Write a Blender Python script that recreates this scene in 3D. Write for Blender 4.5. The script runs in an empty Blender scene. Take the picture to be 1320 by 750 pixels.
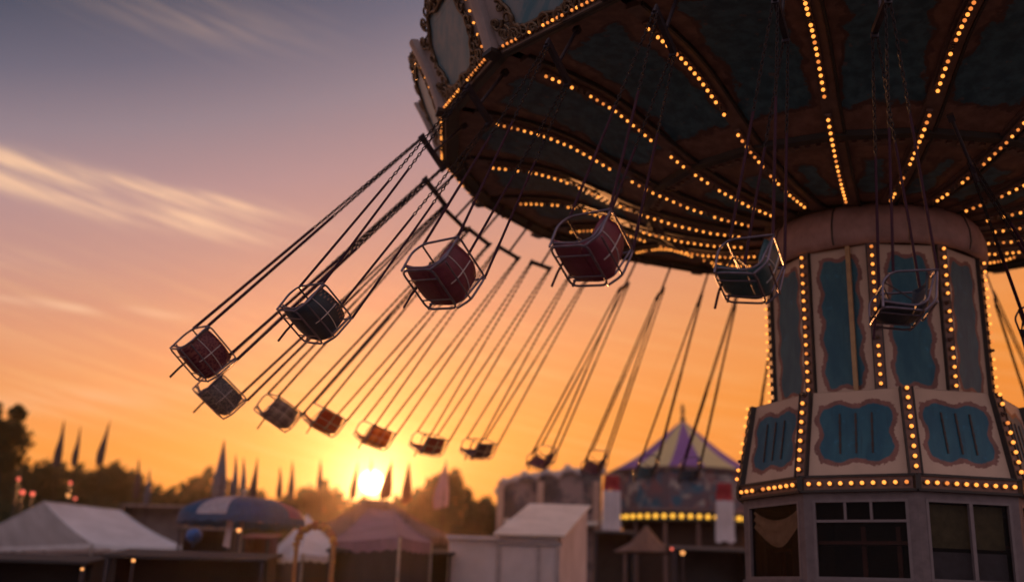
import bpy, bmesh, math, random
import numpy as np
from mathutils import Vector, Matrix
random.seed(7)
scene = bpy.context.scene
COL = scene.collection
PI = math.pi
rad = math.radians

# ------------------------------------------------------------------ camera
S = 1.4                       # metres per fitted unit
CAM = Vector((0, 0, 1.65))
FPX, PITCH, ROLL = 1334.75, 0.2856, -0.0329
def ray(px, py):
    a, b = px - 660.0, 375.0 - py
    c, s = math.cos(ROLL), math.sin(ROLL)
    a, b = a * c + b * s, -a * s + b * c
    return Vector((a / FPX, math.cos(PITCH) - b / FPX * math.sin(PITCH), math.sin(PITCH) + b / FPX * math.cos(PITCH)))
def at(px, py, Y):            # point of a photo pixel at forward distance Y
    d = ray(px, py); return CAM + d * (Y / d.y)
def at_z(px, py, z):          # point of a photo pixel at height z
    d = ray(px, py); return CAM + d * ((z - CAM.z) / d.z)
def pix(P):
    v = P - CAM
    d = v.y * math.cos(PITCH) + v.z * math.sin(PITCH); u = -v.y * math.sin(PITCH) + v.z * math.cos(PITCH)
    if d < .1: return (-9999, -9999, d)
    a, b = FPX * v.x / d, FPX * u / d
    c, s = math.cos(ROLL), math.sin(ROLL)
    return (660 + a * c - b * s, 375 - (a * s + b * c), d)
cam_d = bpy.data.cameras.new('camera'); cam = bpy.data.objects.new('camera', cam_d); COL.objects.link(cam)
r0, u0, f0 = Vector((1, 0, 0)), Vector((0, -math.sin(PITCH), math.cos(PITCH))), Vector((0, math.cos(PITCH), math.sin(PITCH)))
cr, sr = math.cos(ROLL), math.sin(ROLL)
right, up = r0 * cr - u0 * sr, r0 * sr + u0 * cr
cam.matrix_world = Matrix(((right.x, up.x, -f0.x, CAM.x), (right.y, up.y, -f0.y, CAM.y), (right.z, up.z, -f0.z, CAM.z), (0, 0, 0, 1)))
cam_d.sensor_width = 36; cam_d.lens = 36 * FPX / 1320
cam_d.clip_start = .1; cam_d.clip_end = 6000
cam_d.dof.use_dof = True; cam_d.dof.focus_distance = 10.2; cam_d.dof.aperture_fstop = .5
scene.camera = cam

# ------------------------------------------------------------------ world + sun
SUN = ray(479, 621).normalized()
SUN_EL, SUN_AZ = math.asin(SUN.z), math.atan2(SUN.x, SUN.y)
world = bpy.data.worlds.new('World'); scene.world = world; world.use_nodes = True
nt = world.node_tree; nt.nodes.clear()
class X:                      # tiny expression builder over Math nodes
    def __init__(s, sock): s.s = sock
    def _m(a, op, b=None, c=None):
        n = nt.nodes.new('ShaderNodeMath'); n.operation = op
        for i, v in enumerate((a, b, c)):
            if v is None: continue
            if isinstance(v, X): nt.links.new(v.s, n.inputs[i])
            else: n.inputs[i].default_value = v
        return X(n.outputs[0])
    def __add__(a, b): return X._m(a, 'ADD', b)
    def __sub__(a, b): return X._m(a, 'SUBTRACT', b)
    def __mul__(a, b): return X._m(a, 'MULTIPLY', b)
    def __truediv__(a, b): return X._m(a, 'DIVIDE', b)
    __radd__ = __add__; __rmul__ = __mul__
    def f(a, op, b=None, c=None): return X._m(a, op, b, c)
    def sstep(a, lo, hi):
        n = nt.nodes.new('ShaderNodeMapRange'); n.interpolation_type = 'SMOOTHSTEP'
        nt.links.new(a.s, n.inputs[0]); n.inputs[1].default_value = lo; n.inputs[2].default_value = hi
        return X(n.outputs[0])
def srgb(r, g, b):
    f = lambda c: (c / 255 / 12.92) if c / 255 <= .04045 else ((c / 255 + .055) / 1.055) ** 2.4
    return (f(r), f(g), f(b), 1)
tc = nt.nodes.new('ShaderNodeTexCoord'); sep = nt.nodes.new('ShaderNodeSeparateXYZ')
nt.links.new(tc.outputs['Generated'], sep.inputs[0])
dx, dy, dz = X(sep.outputs[0]), X(sep.outputs[1]), X(sep.outputs[2])
t = dz * (dx * -.8 + 1.0)
ramp = nt.nodes.new('ShaderNodeValToRGB'); cr_ = ramp.color_ramp
stops = [(0.0, (190, 84, 34)), (.09, (238, 132, 34)), (.15, (238, 140, 48)), (.21, (232, 146, 82)), (.28, (216, 145, 110)), (.36, (192, 142, 131)),
         (.43, (173, 137, 139)), (.50, (142, 125, 135)), (.565, (104, 100, 117)), (.64, (64, 71, 91)), (1.0, (50, 56, 82))]
while len(cr_.elements) < len(stops): cr_.elements.new(.5)
for e, (p_, c_) in zip(cr_.elements, stops): e.position = p_; e.color = srgb(*c_)
nt.links.new(t.s, ramp.inputs[0])
def mixc(fac, a, b, mode='MIX'):
    n = nt.nodes.new('ShaderNodeMix'); n.data_type = 'RGBA'; n.blend_type = mode; n.clamp_result = False
    for sock, v in ((n.inputs[0], fac), (n.inputs[6], a), (n.inputs[7], b)):
        if isinstance(v, X): nt.links.new(v.s, sock)
        elif isinstance(v, bpy.types.NodeSocket): nt.links.new(v, sock)
        else: sock.default_value = v
    return n.outputs[2]
# cirrus streaks, laid out by azimuth and elevation
az = dx.f('ARCTAN2', dy); el = dz.f('ARCSINE')
def noise(vx, vy, scale, detail=5, rough=.6):
    cmb = nt.nodes.new('ShaderNodeCombineXYZ'); nt.links.new(vx.s, cmb.inputs[0]); nt.links.new(vy.s, cmb.inputs[1])
    n = nt.nodes.new('ShaderNodeTexNoise'); n.inputs['Scale'].default_value = scale; n.inputs['Detail'].default_value = detail
    n.inputs['Roughness'].default_value = rough; nt.links.new(cmb.outputs[0], n.inputs['Vector']); return X(n.outputs[0])
def azel(px, py):
    d = ray(px, py).normalized(); return math.atan2(d.x, d.y), math.asin(d.z)
warp = noise(az * 2.0, el * 6.0, 2.0, 3) - .5
fine = noise(az * 4.0 + el * 5.0, el * 62.0 + az * 13.0, 2.0, 8, .66)
def streak(p0, p1, width, gain, x0, x1):
    (a0, e0), (a1, e1) = azel(*p0), azel(*p1); k = (e1 - e0) / (a1 - a0)
    v = (el - (az - a0) * k - e0 + warp * .02) / width
    m = (v * v * -1.0).f('EXPONENT')
    fade = az.sstep(azel(x0, p0[1])[0] - .25, azel(x0, p0[1])[0] + .02) * (X._m(1.0, 'SUBTRACT', az.sstep(azel(x1, p1[1])[0] - .13, azel(x1, p1[1])[0] + .05)))
    return m * fade * fine.sstep(.34, .68) * gain
cl = streak((0, 203), (360, 278), .0085, 1.15, -40, 420) + streak((0, 232), (330, 302), .011, 1.2, -40, 380) + streak((15, 388), (260, 406), .0035, .9, 40, 260) \
    + streak((0, 330), (60, 336), .008, .4, -40, 60) + streak((280, 30), (440, 50), .022, .22, 300, 430) + streak((0, 515), (300, 512), .010, .35, -40, 290)
sky = mixc(cl.f('MINIMUM', 1.0), ramp.outputs[0], srgb(243, 196, 160))
# soft broken bands low over the horizon
band = fine.sstep(.42, .75) * el.sstep(.06, .14) * X._m(1.0, 'SUBTRACT', el.sstep(.20, .34)) * .22
sky = mixc(band, sky, srgb(255, 205, 140))
# the far side of the sky, away from the sunset: dusky mauve
sky = mixc(dy.sstep(.45, -.55), sky, (.56, .43, .45, 1))
sky = mixc(dz.sstep(.02, -.06), sky, (.03, .022, .02, 1))
# aureole of the sun
vm = nt.nodes.new('ShaderNodeVectorMath'); vm.operation = 'DOT_PRODUCT'; nt.links.new(tc.outputs['Generated'], vm.inputs[0]); vm.inputs[1].default_value = SUN
ang = X(vm.outputs['Value']).f('MINIMUM', .999999).f('ARCCOSINE') * (180 / PI)
above = dz.sstep(-.03, .03)
def glow(width, col, prev):
    g = ((ang / width) * -1.0).f('EXPONENT') * above
    return mixc(g, prev, mixc(1.0, prev, col, 'ADD'))
sky = glow(14.0, (.06, .012, .0, 1), sky)
sky = glow(5.0, (.36, .06, .0, 1), sky)
sky = glow(1.3, (4.0, 2.4, .9, 1), sky)
disc = ang.sstep(.7, .4)
sky = mixc(disc, sky, (16, 11, 5, 1))
bg = nt.nodes.new('ShaderNodeBackground'); nt.links.new(sky, bg.inputs[0]); bg.inputs[1].default_value = 1.0
nish = nt.nodes.new('ShaderNodeTexSky'); nish.sky_type = 'NISHITA'; nish.sun_disc = False
nish.sun_elevation = SUN_EL; nish.sun_rotation = SUN_AZ
bg2 = nt.nodes.new('ShaderNodeBackground'); nt.links.new(nish.outputs[0], bg2.inputs[0]); bg2.inputs[1].default_value = .006
add = nt.nodes.new('ShaderNodeAddShader'); out = nt.nodes.new('ShaderNodeOutputWorld')
nt.links.new(bg.outputs[0], add.inputs[0]); nt.links.new(bg2.outputs[0], add.inputs[1]); nt.links.new(add.outputs[0], out.inputs[0])
sun_d = bpy.data.lights.new('sun', 'SUN'); sun_d.energy = 2.8; sun_d.angle = rad(.6); sun_d.color = (1, .38, .12)
sun = bpy.data.objects.new('sun', sun_d); COL.objects.link(sun); sun.rotation_euler = (-SUN).to_track_quat('-Z', 'Y').to_euler()
vs = scene.view_settings; vs.view_transform = 'Standard'; vs.look = 'None'; vs.exposure = 0.0; vs.gamma = 1.0; vs.use_curve_mapping = False
scene.cycles.use_denoising = True
scene.cycles.max_bounces = 6; scene.cycles.volume_bounces = 0
scene.cycles.sample_clamp_indirect = 4.0

# ------------------------------------------------------------------ helpers
def M_(name, col, rough=.6, metal=0.0, var=.25, scale=8.0, bump=.0, spec=.4, trans=0.0, coord='Object'):
    m = bpy.data.materials.new(name); m.use_nodes = True; n = m.node_tree; b = n.nodes['Principled BSDF']
    b.inputs['Roughness'].default_value = rough; b.inputs['Metallic'].default_value = metal
    b.inputs['Specular IOR Level'].default_value = spec
    tx = n.nodes.new('ShaderNodeTexCoord'); nz = n.nodes.new('ShaderNodeTexNoise')
    nz.inputs['Scale'].default_value = scale; nz.inputs['Detail'].default_value = 6; nz.inputs['Roughness'].default_value = .65
    n.links.new(tx.outputs[coord], nz.inputs['Vector'])
    mx = n.nodes.new('ShaderNodeMix'); mx.data_type = 'RGBA'
    c = Vector(col[:3])
    mx.inputs[6].default_value = (*(c * (1 - var)), 1); mx.inputs[7].default_value = (*(c * (1 + var)), 1)
    mr = n.nodes.new('ShaderNodeMapRange'); mr.inputs[1].default_value = .3; mr.inputs[2].default_value = .7
    n.links.new(nz.outputs[0], mr.inputs[0]); n.links.new(mr.outputs[0], mx.inputs[0]); n.links.new(mx.outputs[2], b.inputs['Base Color'])
    if bump:
        bp = n.nodes.new('ShaderNodeBump'); bp.inputs['Strength'].default_value = bump; bp.inputs['Distance'].default_value = .01
        n.links.new(nz.outputs[0], bp.inputs['Height']); n.links.new(bp.outputs[0], b.inputs['Normal'])
    if trans:
        tr = n.nodes.new('ShaderNodeBsdfTranslucent'); n.links.new(mx.outputs[2], tr.inputs[0])
        ms = n.nodes.new('ShaderNodeMixShader'); ms.inputs[0].default_value = trans
        o = n.nodes['Material Output']; n.links.new(b.outputs[0], ms.inputs[1]); n.links.new(tr.outputs[0], ms.inputs[2]); n.links.new(ms.outputs[0], o.inputs[0])
    return m
def E_(name, col, strength):
    m = bpy.data.materials.new(name); m.use_nodes = True; b = m.node_tree.nodes['Principled BSDF']
    b.inputs['Base Color'].default_value = (*col, 1); b.inputs['Emission Color'].default_value = (*col, 1); b.inputs['Emission Strength'].default_value = strength
    return m
class MB:
    def __init__(s): s.v = []; s.f = []; s.m = []; s.uv = []; s.sm = []
    def add(s, vs, fs, mi=0, uvs=None, smooth=False):
        o = len(s.v); s.v += [tuple(p) for p in vs]
        for f in fs:
            s.f.append(tuple(o + i for i in f)); s.m.append(mi); s.sm.append(smooth)
            s.uv.append([uvs[i] for i in f] if uvs else None)
        return s
    def box(s, c, sz, R=None, mi=0):
        c = Vector(c); hx, hy, hz = sz[0] / 2, sz[1] / 2, sz[2] / 2
        P = [Vector((x, y, z)) for x in (-hx, hx) for y in (-hy, hy) for z in (-hz, hz)]
        if R: P = [R @ p for p in P]
        return s.add([c + p for p in P], [(0, 1, 3, 2), (4, 6, 7, 5), (0, 4, 5, 1), (2, 3, 7, 6), (0, 2, 6, 4), (1, 5, 7, 3)], mi)
    def bar(s, a, b, w, h, upv=Vector((0, 0, 1)), mi=0):
        a, b = Vector(a), Vector(b); d = b - a; L = d.length
        if L < 1e-6: return s
        y = d / L; x = y.cross(Vector(upv))
        if x.length < 1e-4: x = y.orthogonal()
        x.normalize(); z = x.cross(y)
        return s.box((a + b) / 2, (w, L, h), Matrix((x, y, z)).transposed(), mi)
    def tube(s, pts, r, n=7, mi=0, closed=False, caps=True):
        pts = [Vector(p) for p in pts]; k = len(pts)
        rs = r if isinstance(r, (list, tuple)) else [r] * k
        ref = None; V = []
        for i, p in enumerate(pts):
            if closed: tg = pts[(i + 1) % k] - pts[i - 1]
            else: tg = pts[min(i + 1, k - 1)] - pts[max(i - 1, 0)]
            tg.normalize()
            if ref is None: ref = tg.orthogonal().normalized()
            ref = ref - tg * ref.dot(tg)
            if ref.length < 1e-5: ref = tg.orthogonal()
            ref.normalize(); bi = tg.cross(ref)
            for j in range(n):
                a = 2 * PI * j / n; V.append(p + (ref * math.cos(a) + bi * math.sin(a)) * rs[i])
        F = []
        for i in range(k if closed else k - 1):
            for j in range(n):
                a, b = i * n + j, i * n + (j + 1) % n; c, d = ((i + 1) % k) * n + (j + 1) % n, ((i + 1) % k) * n + j
                F.append((a, b, c, d))
        s.add(V, F, mi, smooth=True)
        if caps and not closed:
            s.add(V[:n], [tuple(range(n))[::-1]], mi); s.add(V[-n:], [tuple(range(n))], mi)
        return s
    def ball(s, c, r, mi=0, seg=8, rings=5, sc=(1, 1, 1)):
        c = Vector(c); V = [c + Vector((0, 0, r * sc[2]))]
        for i in range(1, rings):
            ph = PI * i / rings
            for j in range(seg):
                a = 2 * PI * j / seg; V.append(c + Vector((r * sc[0] * math.sin(ph) * math.cos(a), r * sc[1] * math.sin(ph) * math.sin(a), r * sc[2] * math.cos(ph))))
        V.append(c - Vector((0, 0, r * sc[2]))); F = []
        for j in range(seg): F.append((0, 1 + j, 1 + (j + 1) % seg))
        for i in range(rings - 2):
            for j in range(seg):
                a = 1 + i * seg + j; b = 1 + i * seg + (j + 1) % seg; F.append((a, a + seg, b + seg, b))
        o = 1 + (rings - 2) * seg
        for j in range(seg): F.append((o + j, len(V) - 1, o + (j + 1) % seg))
        return s.add(V, F, mi, smooth=True)
    def lathe(s, prof, n=20, mi=0, c=(0, 0, 0), smooth=True, ph=0.0):
        c = Vector(c); V = []
        for (r, z) in prof:
            for j in range(n):
                a = 2 * PI * j / n + ph; V.append(c + Vector((r * math.sin(a), -r * math.cos(a), z)))
        F = []
        for i in range(len(prof) - 1):
            for j in range(n):
                F.append((i * n + j, i * n + (j + 1) % n, (i + 1) * n + (j + 1) % n, (i + 1) * n + j))
        return s.add(V, F, mi, smooth=smooth)
    def prism(s, poly, nrm, th, mi=0, uvs=None):        # planar outline given thickness th along -nrm
        poly = [Vector(p) for p in poly]; k = len(poly); nrm = Vector(nrm)
        B = [p - nrm * th for p in poly]
        s.add(poly, [tuple(range(k))], mi, uvs)
        s.add(B, [tuple(range(k))[::-1]], mi)
        for i in range(k):
            j = (i + 1) % k; s.add([poly[i], B[i], B[j], poly[j]], [(0, 1, 2, 3)], mi)
        return s
    def mesh(s, name, mats):
        me = bpy.data.meshes.new(name); me.from_pydata(s.v, [], s.f)
        for m in (mats if isinstance(mats, (list, tuple)) else [mats]): me.materials.append(m)
        me.polygons.foreach_set('material_index', s.m); me.polygons.foreach_set('use_smooth', s.sm)
        if any(u for u in s.uv):
            ul = me.uv_layers.new(name='UVMap'); k = 0
            for fi, f in enumerate(s.f):
                for q in range(len(f)):
                    if s.uv[fi]: ul.data[k].uv = s.uv[fi][q]
                    k += 1
        me.update(); return me
    def build(s, name, mats, parent=None, mw=None):
        return link(name, s.mesh(name, mats), parent, mw)
def link(name, data, parent=None, mw=None):
    o = bpy.data.objects.new(name, data); COL.objects.link(o)
    if parent: o.parent = parent
    if mw is not None: o.matrix_basis = mw
    return o
def tag(o, label=None, cat=None, group=None, kind=None):
    if label: o['label'] = label
    if cat: o['category'] = cat
    if group: o['group'] = group
    if kind: o['kind'] = kind
    return o
def empty(name, mw, label, cat, group=None):
    o = bpy.data.objects.new(name, None); COL.objects.link(o); o.empty_display_size = .1
    o.matrix_world = mw if isinstance(mw, Matrix) else Matrix.Translation(mw)
    return tag(o, label, cat, group)
def ico(r, sub=2):
    bm = bmesh.new(); bmesh.ops.create_icosphere(bm, subdivisions=sub, radius=r)
    me = bpy.data.meshes.new('bulb'); bm.to_mesh(me); bm.free()
    for p in me.polygons: p.use_smooth = True
    return me
RZ = lambda a: Matrix.Rotation(a, 4, 'Z')

# ------------------------------------------------------------------ materials
m_bulb = E_('lit_bulb', (1.0, .33, .055), 1.8)
m_bulb2 = E_('dim_bulb', (1.0, .30, .06), .85)
m_dead = M_('unlit_bulb', (.08, .05, .04), .2)
m_bulb_y = E_('yellow_bulb', (1.0, .50, .05), 1.35)
m_socket = M_('bulb_socket', (.10, .06, .05), .5)
m_cream = M_('aged_cream_paint', (.47, .35, .31), .55, var=.16, scale=3.0, bump=.08)
m_strip = M_('maroon_strip_paint', (.13, .075, .07), .5, var=.3)
m_beam = M_('brown_beam_paint', (.13, .075, .066), .5, var=.35, scale=5)
m_dark = M_('dark_trim_paint', (.022, .018, .02), .5)
m_slot = M_('dark_brown_slot', (.05, .035, .035), .6)
m_ledge = M_('dark_green_paint', (.02, .024, .022), .5)
m_collar = M_('rose_collar_paint', (.32, .19, .18), .6, var=.3, scale=3.5, bump=.25)
m_bronze = M_('bronze_ornament', (.12, .085, .06), .42, .55, var=.4, scale=20)
m_board = M_('grey_mauve_board', (.27, .23, .245), .5, var=.14, scale=4)
m_frame = M_('mauve_window_frame', (.15, .122, .138), .5, var=.15)
m_steel = M_('dark_painted_steel', (.035, .028, .04), .4, .3)
m_tube = M_('purple_steel_tube', (.15, .125, .17), .34, .7, var=.3)
m_chain = M_('chain_steel', (.022, .016, .018), .6, .0, spec=.15)
m_sleeve = M_('purple_rubber_sleeve', (.036, .012, .024), .6, spec=.1)
m_pipe = M_('pale_piping', (.55, .5, .52), .5)
m_gold = M_('gold_batten', (.42, .26, .13), .5, var=.2)
def uvmat(name, fn, rough=.5, spec=.4):
    m = bpy.data.materials.new(name); m.use_nodes = True; n = m.node_tree; b = n.nodes['Principled BSDF']
    b.inputs['Roughness'].default_value = rough; b.inputs['Specular IOR Level'].default_value = spec
    global nt; keep = nt; nt = n
    tx = n.nodes.new('ShaderNodeTexCoord'); sp = n.nodes.new('ShaderNodeSeparateXYZ'); n.links.new(tx.outputs['UV'], sp.inputs[0])
    oi = n.nodes.new('ShaderNodeObjectInfo')
    c = fn(X(sp.outputs[0]), X(sp.outputs[1]), X(oi.outputs['Random']))
    n.links.new(c, b.inputs['Base Color']); nt = keep
    return m
def cartouche(W, H, m0, amp, waves, cream, border, blue1, blue2, bw=.06, detail=True):
    # wavy-edged painted panel; u,v in metres from the panel's centre
    def fn(u, v, rnd):
        au, av = u.f('ABSOLUTE'), v.f('ABSOLUTE')
        wob = (noise(u + rnd * 7.0, v, 9.0, 4) - .5) * .05
        wx = (v * (waves * 2 * PI / H)).f('COSINE') * amp
        wy = (u * (3 * 2 * PI / W)).f('COSINE') * amp
        ex = au - (W / 2 - m0) + wx + wob; ey = av - (H / 2 - m0) + wy + wob
        d = ex.f('SMOOTH_MAX', ey, .06) + (noise(u + 3.0, v + rnd * 4.0, 17.0, 3) - .5) * .022
        cn = noise(u + rnd * 3.0, v * .4, 5.0, 5)
        streaks = noise(u * 14.0 + rnd, v * 1.2, 1.6, 3)
        blue = mixc(cn.sstep(.35, .7), blue1, blue2)
        blue = mixc(streaks.sstep(.55, .75) * .5, blue, (*[c * .45 for c in blue1[:3]], 1))
        hl = noise(u * 1.3 + rnd * 8.0, v + rnd, 6.5, 6, .7)
        blue = mixc(hl.sstep(.56, .72) * .4, blue, (*[min(1, c * 2.6 + .02) for c in blue1[:3]], 1))
        dirt = noise(u + rnd, v, 2.2, 6)
        cr2 = mixc(dirt.sstep(.4, .75) * .35, cream, (*[c * .6 for c in cream[:3]], 1))
        rag = (noise(u + rnd * 2.0, v, 26.0, 3) - .5) * .075
        c = mixc((d + rag - .008).sstep(.006, -.006), cr2, mixc(cn.sstep(.3, .7), border, (*[q * 1.7 for q in border[:3]], 1)))
        return mixc(d.sstep(-bw + .012, -bw - .012), c, blue)
    return fn
def soffit_fn(W, H):
    def fn(u, v, rnd):
        n1 = noise(u * 1.0 + rnd * 9.0, v, 2.6, 5) - .5; n2 = noise(u + rnd * 5.0, v + rnd * 3.0, 6.0, 5)
        eu = (u.f('ABSOLUTE') - W * .5); ev = v.f('ABSOLUTE') - H * .5
        d = eu.f('SMOOTH_MAX', ev, .1) + n1 * .55 + .20
        brown = mixc(n2.sstep(.35, .7), (.12, .060, .050, 1), (.20, .105, .088, 1))
        blue = mixc(n2.sstep(.35, .65), (.016, .062, .10, 1), (.045, .12, .175, 1))
        spots = noise(u * 2.0 + rnd * 4.0, v * 2.0, 3.5, 3)
        blue = mixc(spots.sstep(.62, .7) * .6, blue, (.15, .10, .11, 1))
        edge = mixc(d.sstep(.03, -.01), brown, (.07, .034, .034, 1))
        return mixc(d.sstep(-.03, -.07), edge, blue)
    return fn

# ------------------------------------------------------------------ ride geometry numbers (fitted units)
AX, DY, HC = 3.6301, 10.0, 4.3569
N20, PHI = 20, -1.0462
nv = Vector((.0305, -.0476, 1)).normalized(); e1 = Vector((1, 0, -.0305)); e1 = (e1 - nv * e1.dot(nv)).normalized(); e2 = nv.cross(e1)
O = Vector((AX - .038, DY - .026, HC)) * S + CAM
CAN = Matrix(((e1.x, e2.x, nv.x, O.x), (e1.y, e2.y, nv.y, O.y), (e1.z, e2.z, nv.z, O.z), (0, 0, 0, 1)))
def cp(R, th, h): R = R * S * .991; return Vector((R * math.sin(th), -R * math.cos(th), h * S))     # canopy-local
AXW = Vector((AX * S, DY * S, 0))
def wz(zu): return zu * S + CAM.z

bulb_me = {}
for k, m in (('on', m_bulb), ('dim', m_bulb2), ('off', m_dead)):
    bulb_me[k] = ico(.0215, 2); bulb_me[k].materials.append(m)
def place_bulbs(root, items, mw_root, limit, off=.07, dim=.14, r=1.0):
    """items: (parent part, local position in root space). The bulbs that show largest become parts, the rest one mesh."""
    rank = []
    rnd = random.Random(3)
    for it in items:
        P = mw_root @ it[1]; x, y, d = pix(P); ins = -20 < x < 1340 and -20 < y < 770 and d > 0
        rank.append((0 if ins else 1, (P - CAM).length, rnd.random(), it))
    if len(rank) > limit:
        rank.sort(key=lambda q: q[:3])
    rest = {}
    for i, (_, _, rv, (par, loc)) in enumerate(rank):
        kind = 'off' if rv < off else ('dim' if rv < off + dim else 'on')
        if i < limit:
            o = bpy.data.objects.new('bulb', bulb_me[kind]); COL.objects.link(o); o.parent = par
            o.matrix_basis = par.matrix_basis.inverted() @ Matrix.Translation(loc) @ Matrix.Scale(r, 4)
        else: rest.setdefault(kind, []).append(loc)
    if rest:
        mb = MB(); base = ico(.0215 * r, 1); V0 = [v.co.copy() for v in base.vertices]; F0 = [tuple(p.vertices) for p in base.polygons]
        for mi, k in enumerate(('on', 'dim', 'off')):
            for loc in rest.get(k, []): mb.add([loc + v for v in V0], F0, mi, smooth=True)
        o = mb.build('bulbs', [m_bulb, m_bulb2, m_dead], root); tag(o, kind='stuff')

# ------------------------------------------------------------------ canopy
canopy = empty('swing_ride_canopy', CAN, 'huge dark round canopy of the swing ride, its underside lined with bulb strips', 'ride canopy')
PROF = [(4.30, .0), (4.0, -.02), (3.7, -.045), (3.4, -.085), (3.15, -.15), (2.9, -.25), (2.6, -.385), (2.3, -.505), (1.9, -.62), (1.55, -.69), (1.2, -.725), (.98, -.735)]
def ph(R):
    for (Ra, ha), (Rb, hb) in zip(PROF, PROF[1:]):
        if Rb <= R <= Ra: return ha + (hb - ha) * (Ra - R) / (Ra - Rb)
    return PROF[0][1] if R > 4 else PROF[-1][1]
dA = 2 * PI / N20
def sector(Ro, Ri, lift, nr, na=6, inset=.012):
    mb = MB(); V = []; U = []
    for i in range(nr + 1):
        R = Ro + (Ri - Ro) * i / nr
        A, B = cp(R, PHI + inset, ph(R) + lift), cp(R, PHI + dA - inset, ph(R) + lift)
        for j in range(na + 1):
            s = j / na; V.append(A.lerp(B, s)); U.append(((s - .5) * (A - B).length, (i / nr - .5) * (Ro - Ri) * S))
    F = [(i * (na + 1) + j, i * (na + 1) + j + 1, (i + 1) * (na + 1) + j + 1, (i + 1) * (na + 1) + j) for i in range(nr) for j in range(na)]
    return mb.add(V, F, 0, U)
m_sof1 = uvmat('painted_soffit_outer', soffit_fn(1.35, 2.5), .55)
m_sof2 = uvmat('painted_soffit_inner', soffit_fn(.75, 1.3), .55)
me_out = sector(4.29, 2.28, .045, 14).mesh('ceiling_panel', m_sof1)
me_in = sector(2.12, 1.02, .045, 8).mesh('ceiling_panel', m_sof2)
mb = MB()                                               # ring trim with dentil blocks between inner and outer panels
for (Ro, Ri, hh, mi) in ((2.28, 2.22, -.005, 1), (2.22, 2.10, .02, 0)):
    a0, a1, b0, b1 = cp(Ro, PHI, ph(Ro) + hh), cp(Ro, PHI + dA, ph(Ro) + hh), cp(Ri, PHI, ph(Ri) + hh), cp(Ri, PHI + dA, ph(Ri) + hh)
    upz = Vector((0, 0, .09)); mb.add([a0, a1, b1, b0, a0 + upz, a1 + upz, b1 + upz, b0 + upz], [(0, 1, 2, 3), (0, 4, 5, 1), (3, 2, 6, 7)], mi)
for j in range(7):
    s = (j + .5) / 7; p = cp(2.16, PHI, ph(2.16) + .018).lerp(cp(2.16, PHI + dA, ph(2.16) + .018), s)
    mb.box(p, (.055, .055, .03), Matrix.Rotation(PHI + dA / 2, 3, 'Z'), 2)
me_ring = mb.mesh('ring_trim', [m_beam, m_dark, m_strip])
# beam + bulb channel, one per corner
def radial(mb, th, dth, w, drop, hgt, Ra, Rb, mi, n=16):
    u = Vector((math.cos(th), math.sin(th), 0))
    V = []
    for i in range(n + 1):
        R = Ra + (Rb - Ra) * i / n; p = cp(R, th, ph(R) - drop) + u * dth
        for q in (p - u * w / 2, p + u * w / 2, p + u * w / 2 + Vector((0, 0, hgt)), p - u * w / 2 + Vector((0, 0, hgt))): V.append(q)
    F = []
    for i in range(n):
        for j in range(4): F.append((i * 4 + j, (i + 1) * 4 + j, (i + 1) * 4 + (j + 1) % 4, i * 4 + (j + 1) % 4))
    F += [(0, 1, 2, 3), (n * 4 + 3, n * 4 + 2, n * 4 + 1, n * 4)]
    mb.add(V, F, mi)
mb = MB(); radial(mb, PHI, .0, .19, -.022, .08, 4.14, 1.0, 0); radial(mb, PHI, .115, .03, -.01, .08, 4.14, 1.0, 1)
me_beam = mb.mesh('radial_beam', [m_beam, m_dark])
mb = MB(); radial(mb, PHI, -.03, .07, .012, .03, 3.95, 2.72, 0); radial(mb, PHI, -.03, .07, .012, .03, 2.52, 1.22, 0)
SB = []
for (Ra, Rb, n) in ((3.90, 2.74, 18), (2.50, 1.25, 18)):
    for i in range(n):
        R = Ra + (Rb - Ra) * i / (n - 1); SB.append(cp(R, PHI, ph(R) - .016) + Vector((math.cos(PHI), math.sin(PHI), 0)) * -.03)
for p in SB: mb.lathe([(.024, .012), (.030, .0), (.030, -.010), (.022, -.010)], 8, 1, p)
me_strip = mb.mesh('light_strip', [m_strip, m_socket])
bulbs, fbulbs = [], []
for k in range(N20):
    R_ = RZ(-k * dA)
    link('ceiling_panel', me_out, canopy, R_); link('ceiling_panel', me_in, canopy, R_)
    link('ring_trim', me_ring, canopy, R_); link('radial_beam', me_beam, canopy, R_)
    st = link('light_strip', me_strip, canopy, R_)
    for p in SB: bulbs.append((st, R_ @ (p + Vector((0, 0, -.026)))))
# rim ledge under the boards
mb = MB()
for k in range(N20):
    a, b = PHI + k * dA, PHI + (k + 1) * dA
    o0, o1, i0, i1 = cp(4.40, a, -.03), cp(4.40, b, -.03), cp(4.29, a, .0), cp(4.29, b, .0)
    z = Vector((0, 0, .1)); mb.add([o0, o1, i1, i0, o0 + z, o1 + z, i1 + z, i0 + z], [(0, 1, 2, 3), (0, 4, 5, 1), (2, 6, 7, 3)], 0)
    mb.bar((o0 + o1) / 2 + (o0 - o1) * .5 + Vector((0, 0, -.012)), (o0 + o1) / 2 + (o1 - o0) * .5 + Vector((0, 0, -.012)), .05, .03, mi=1)
mb.build('rim_ledge', [m_ledge, m_dark], canopy)
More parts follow.
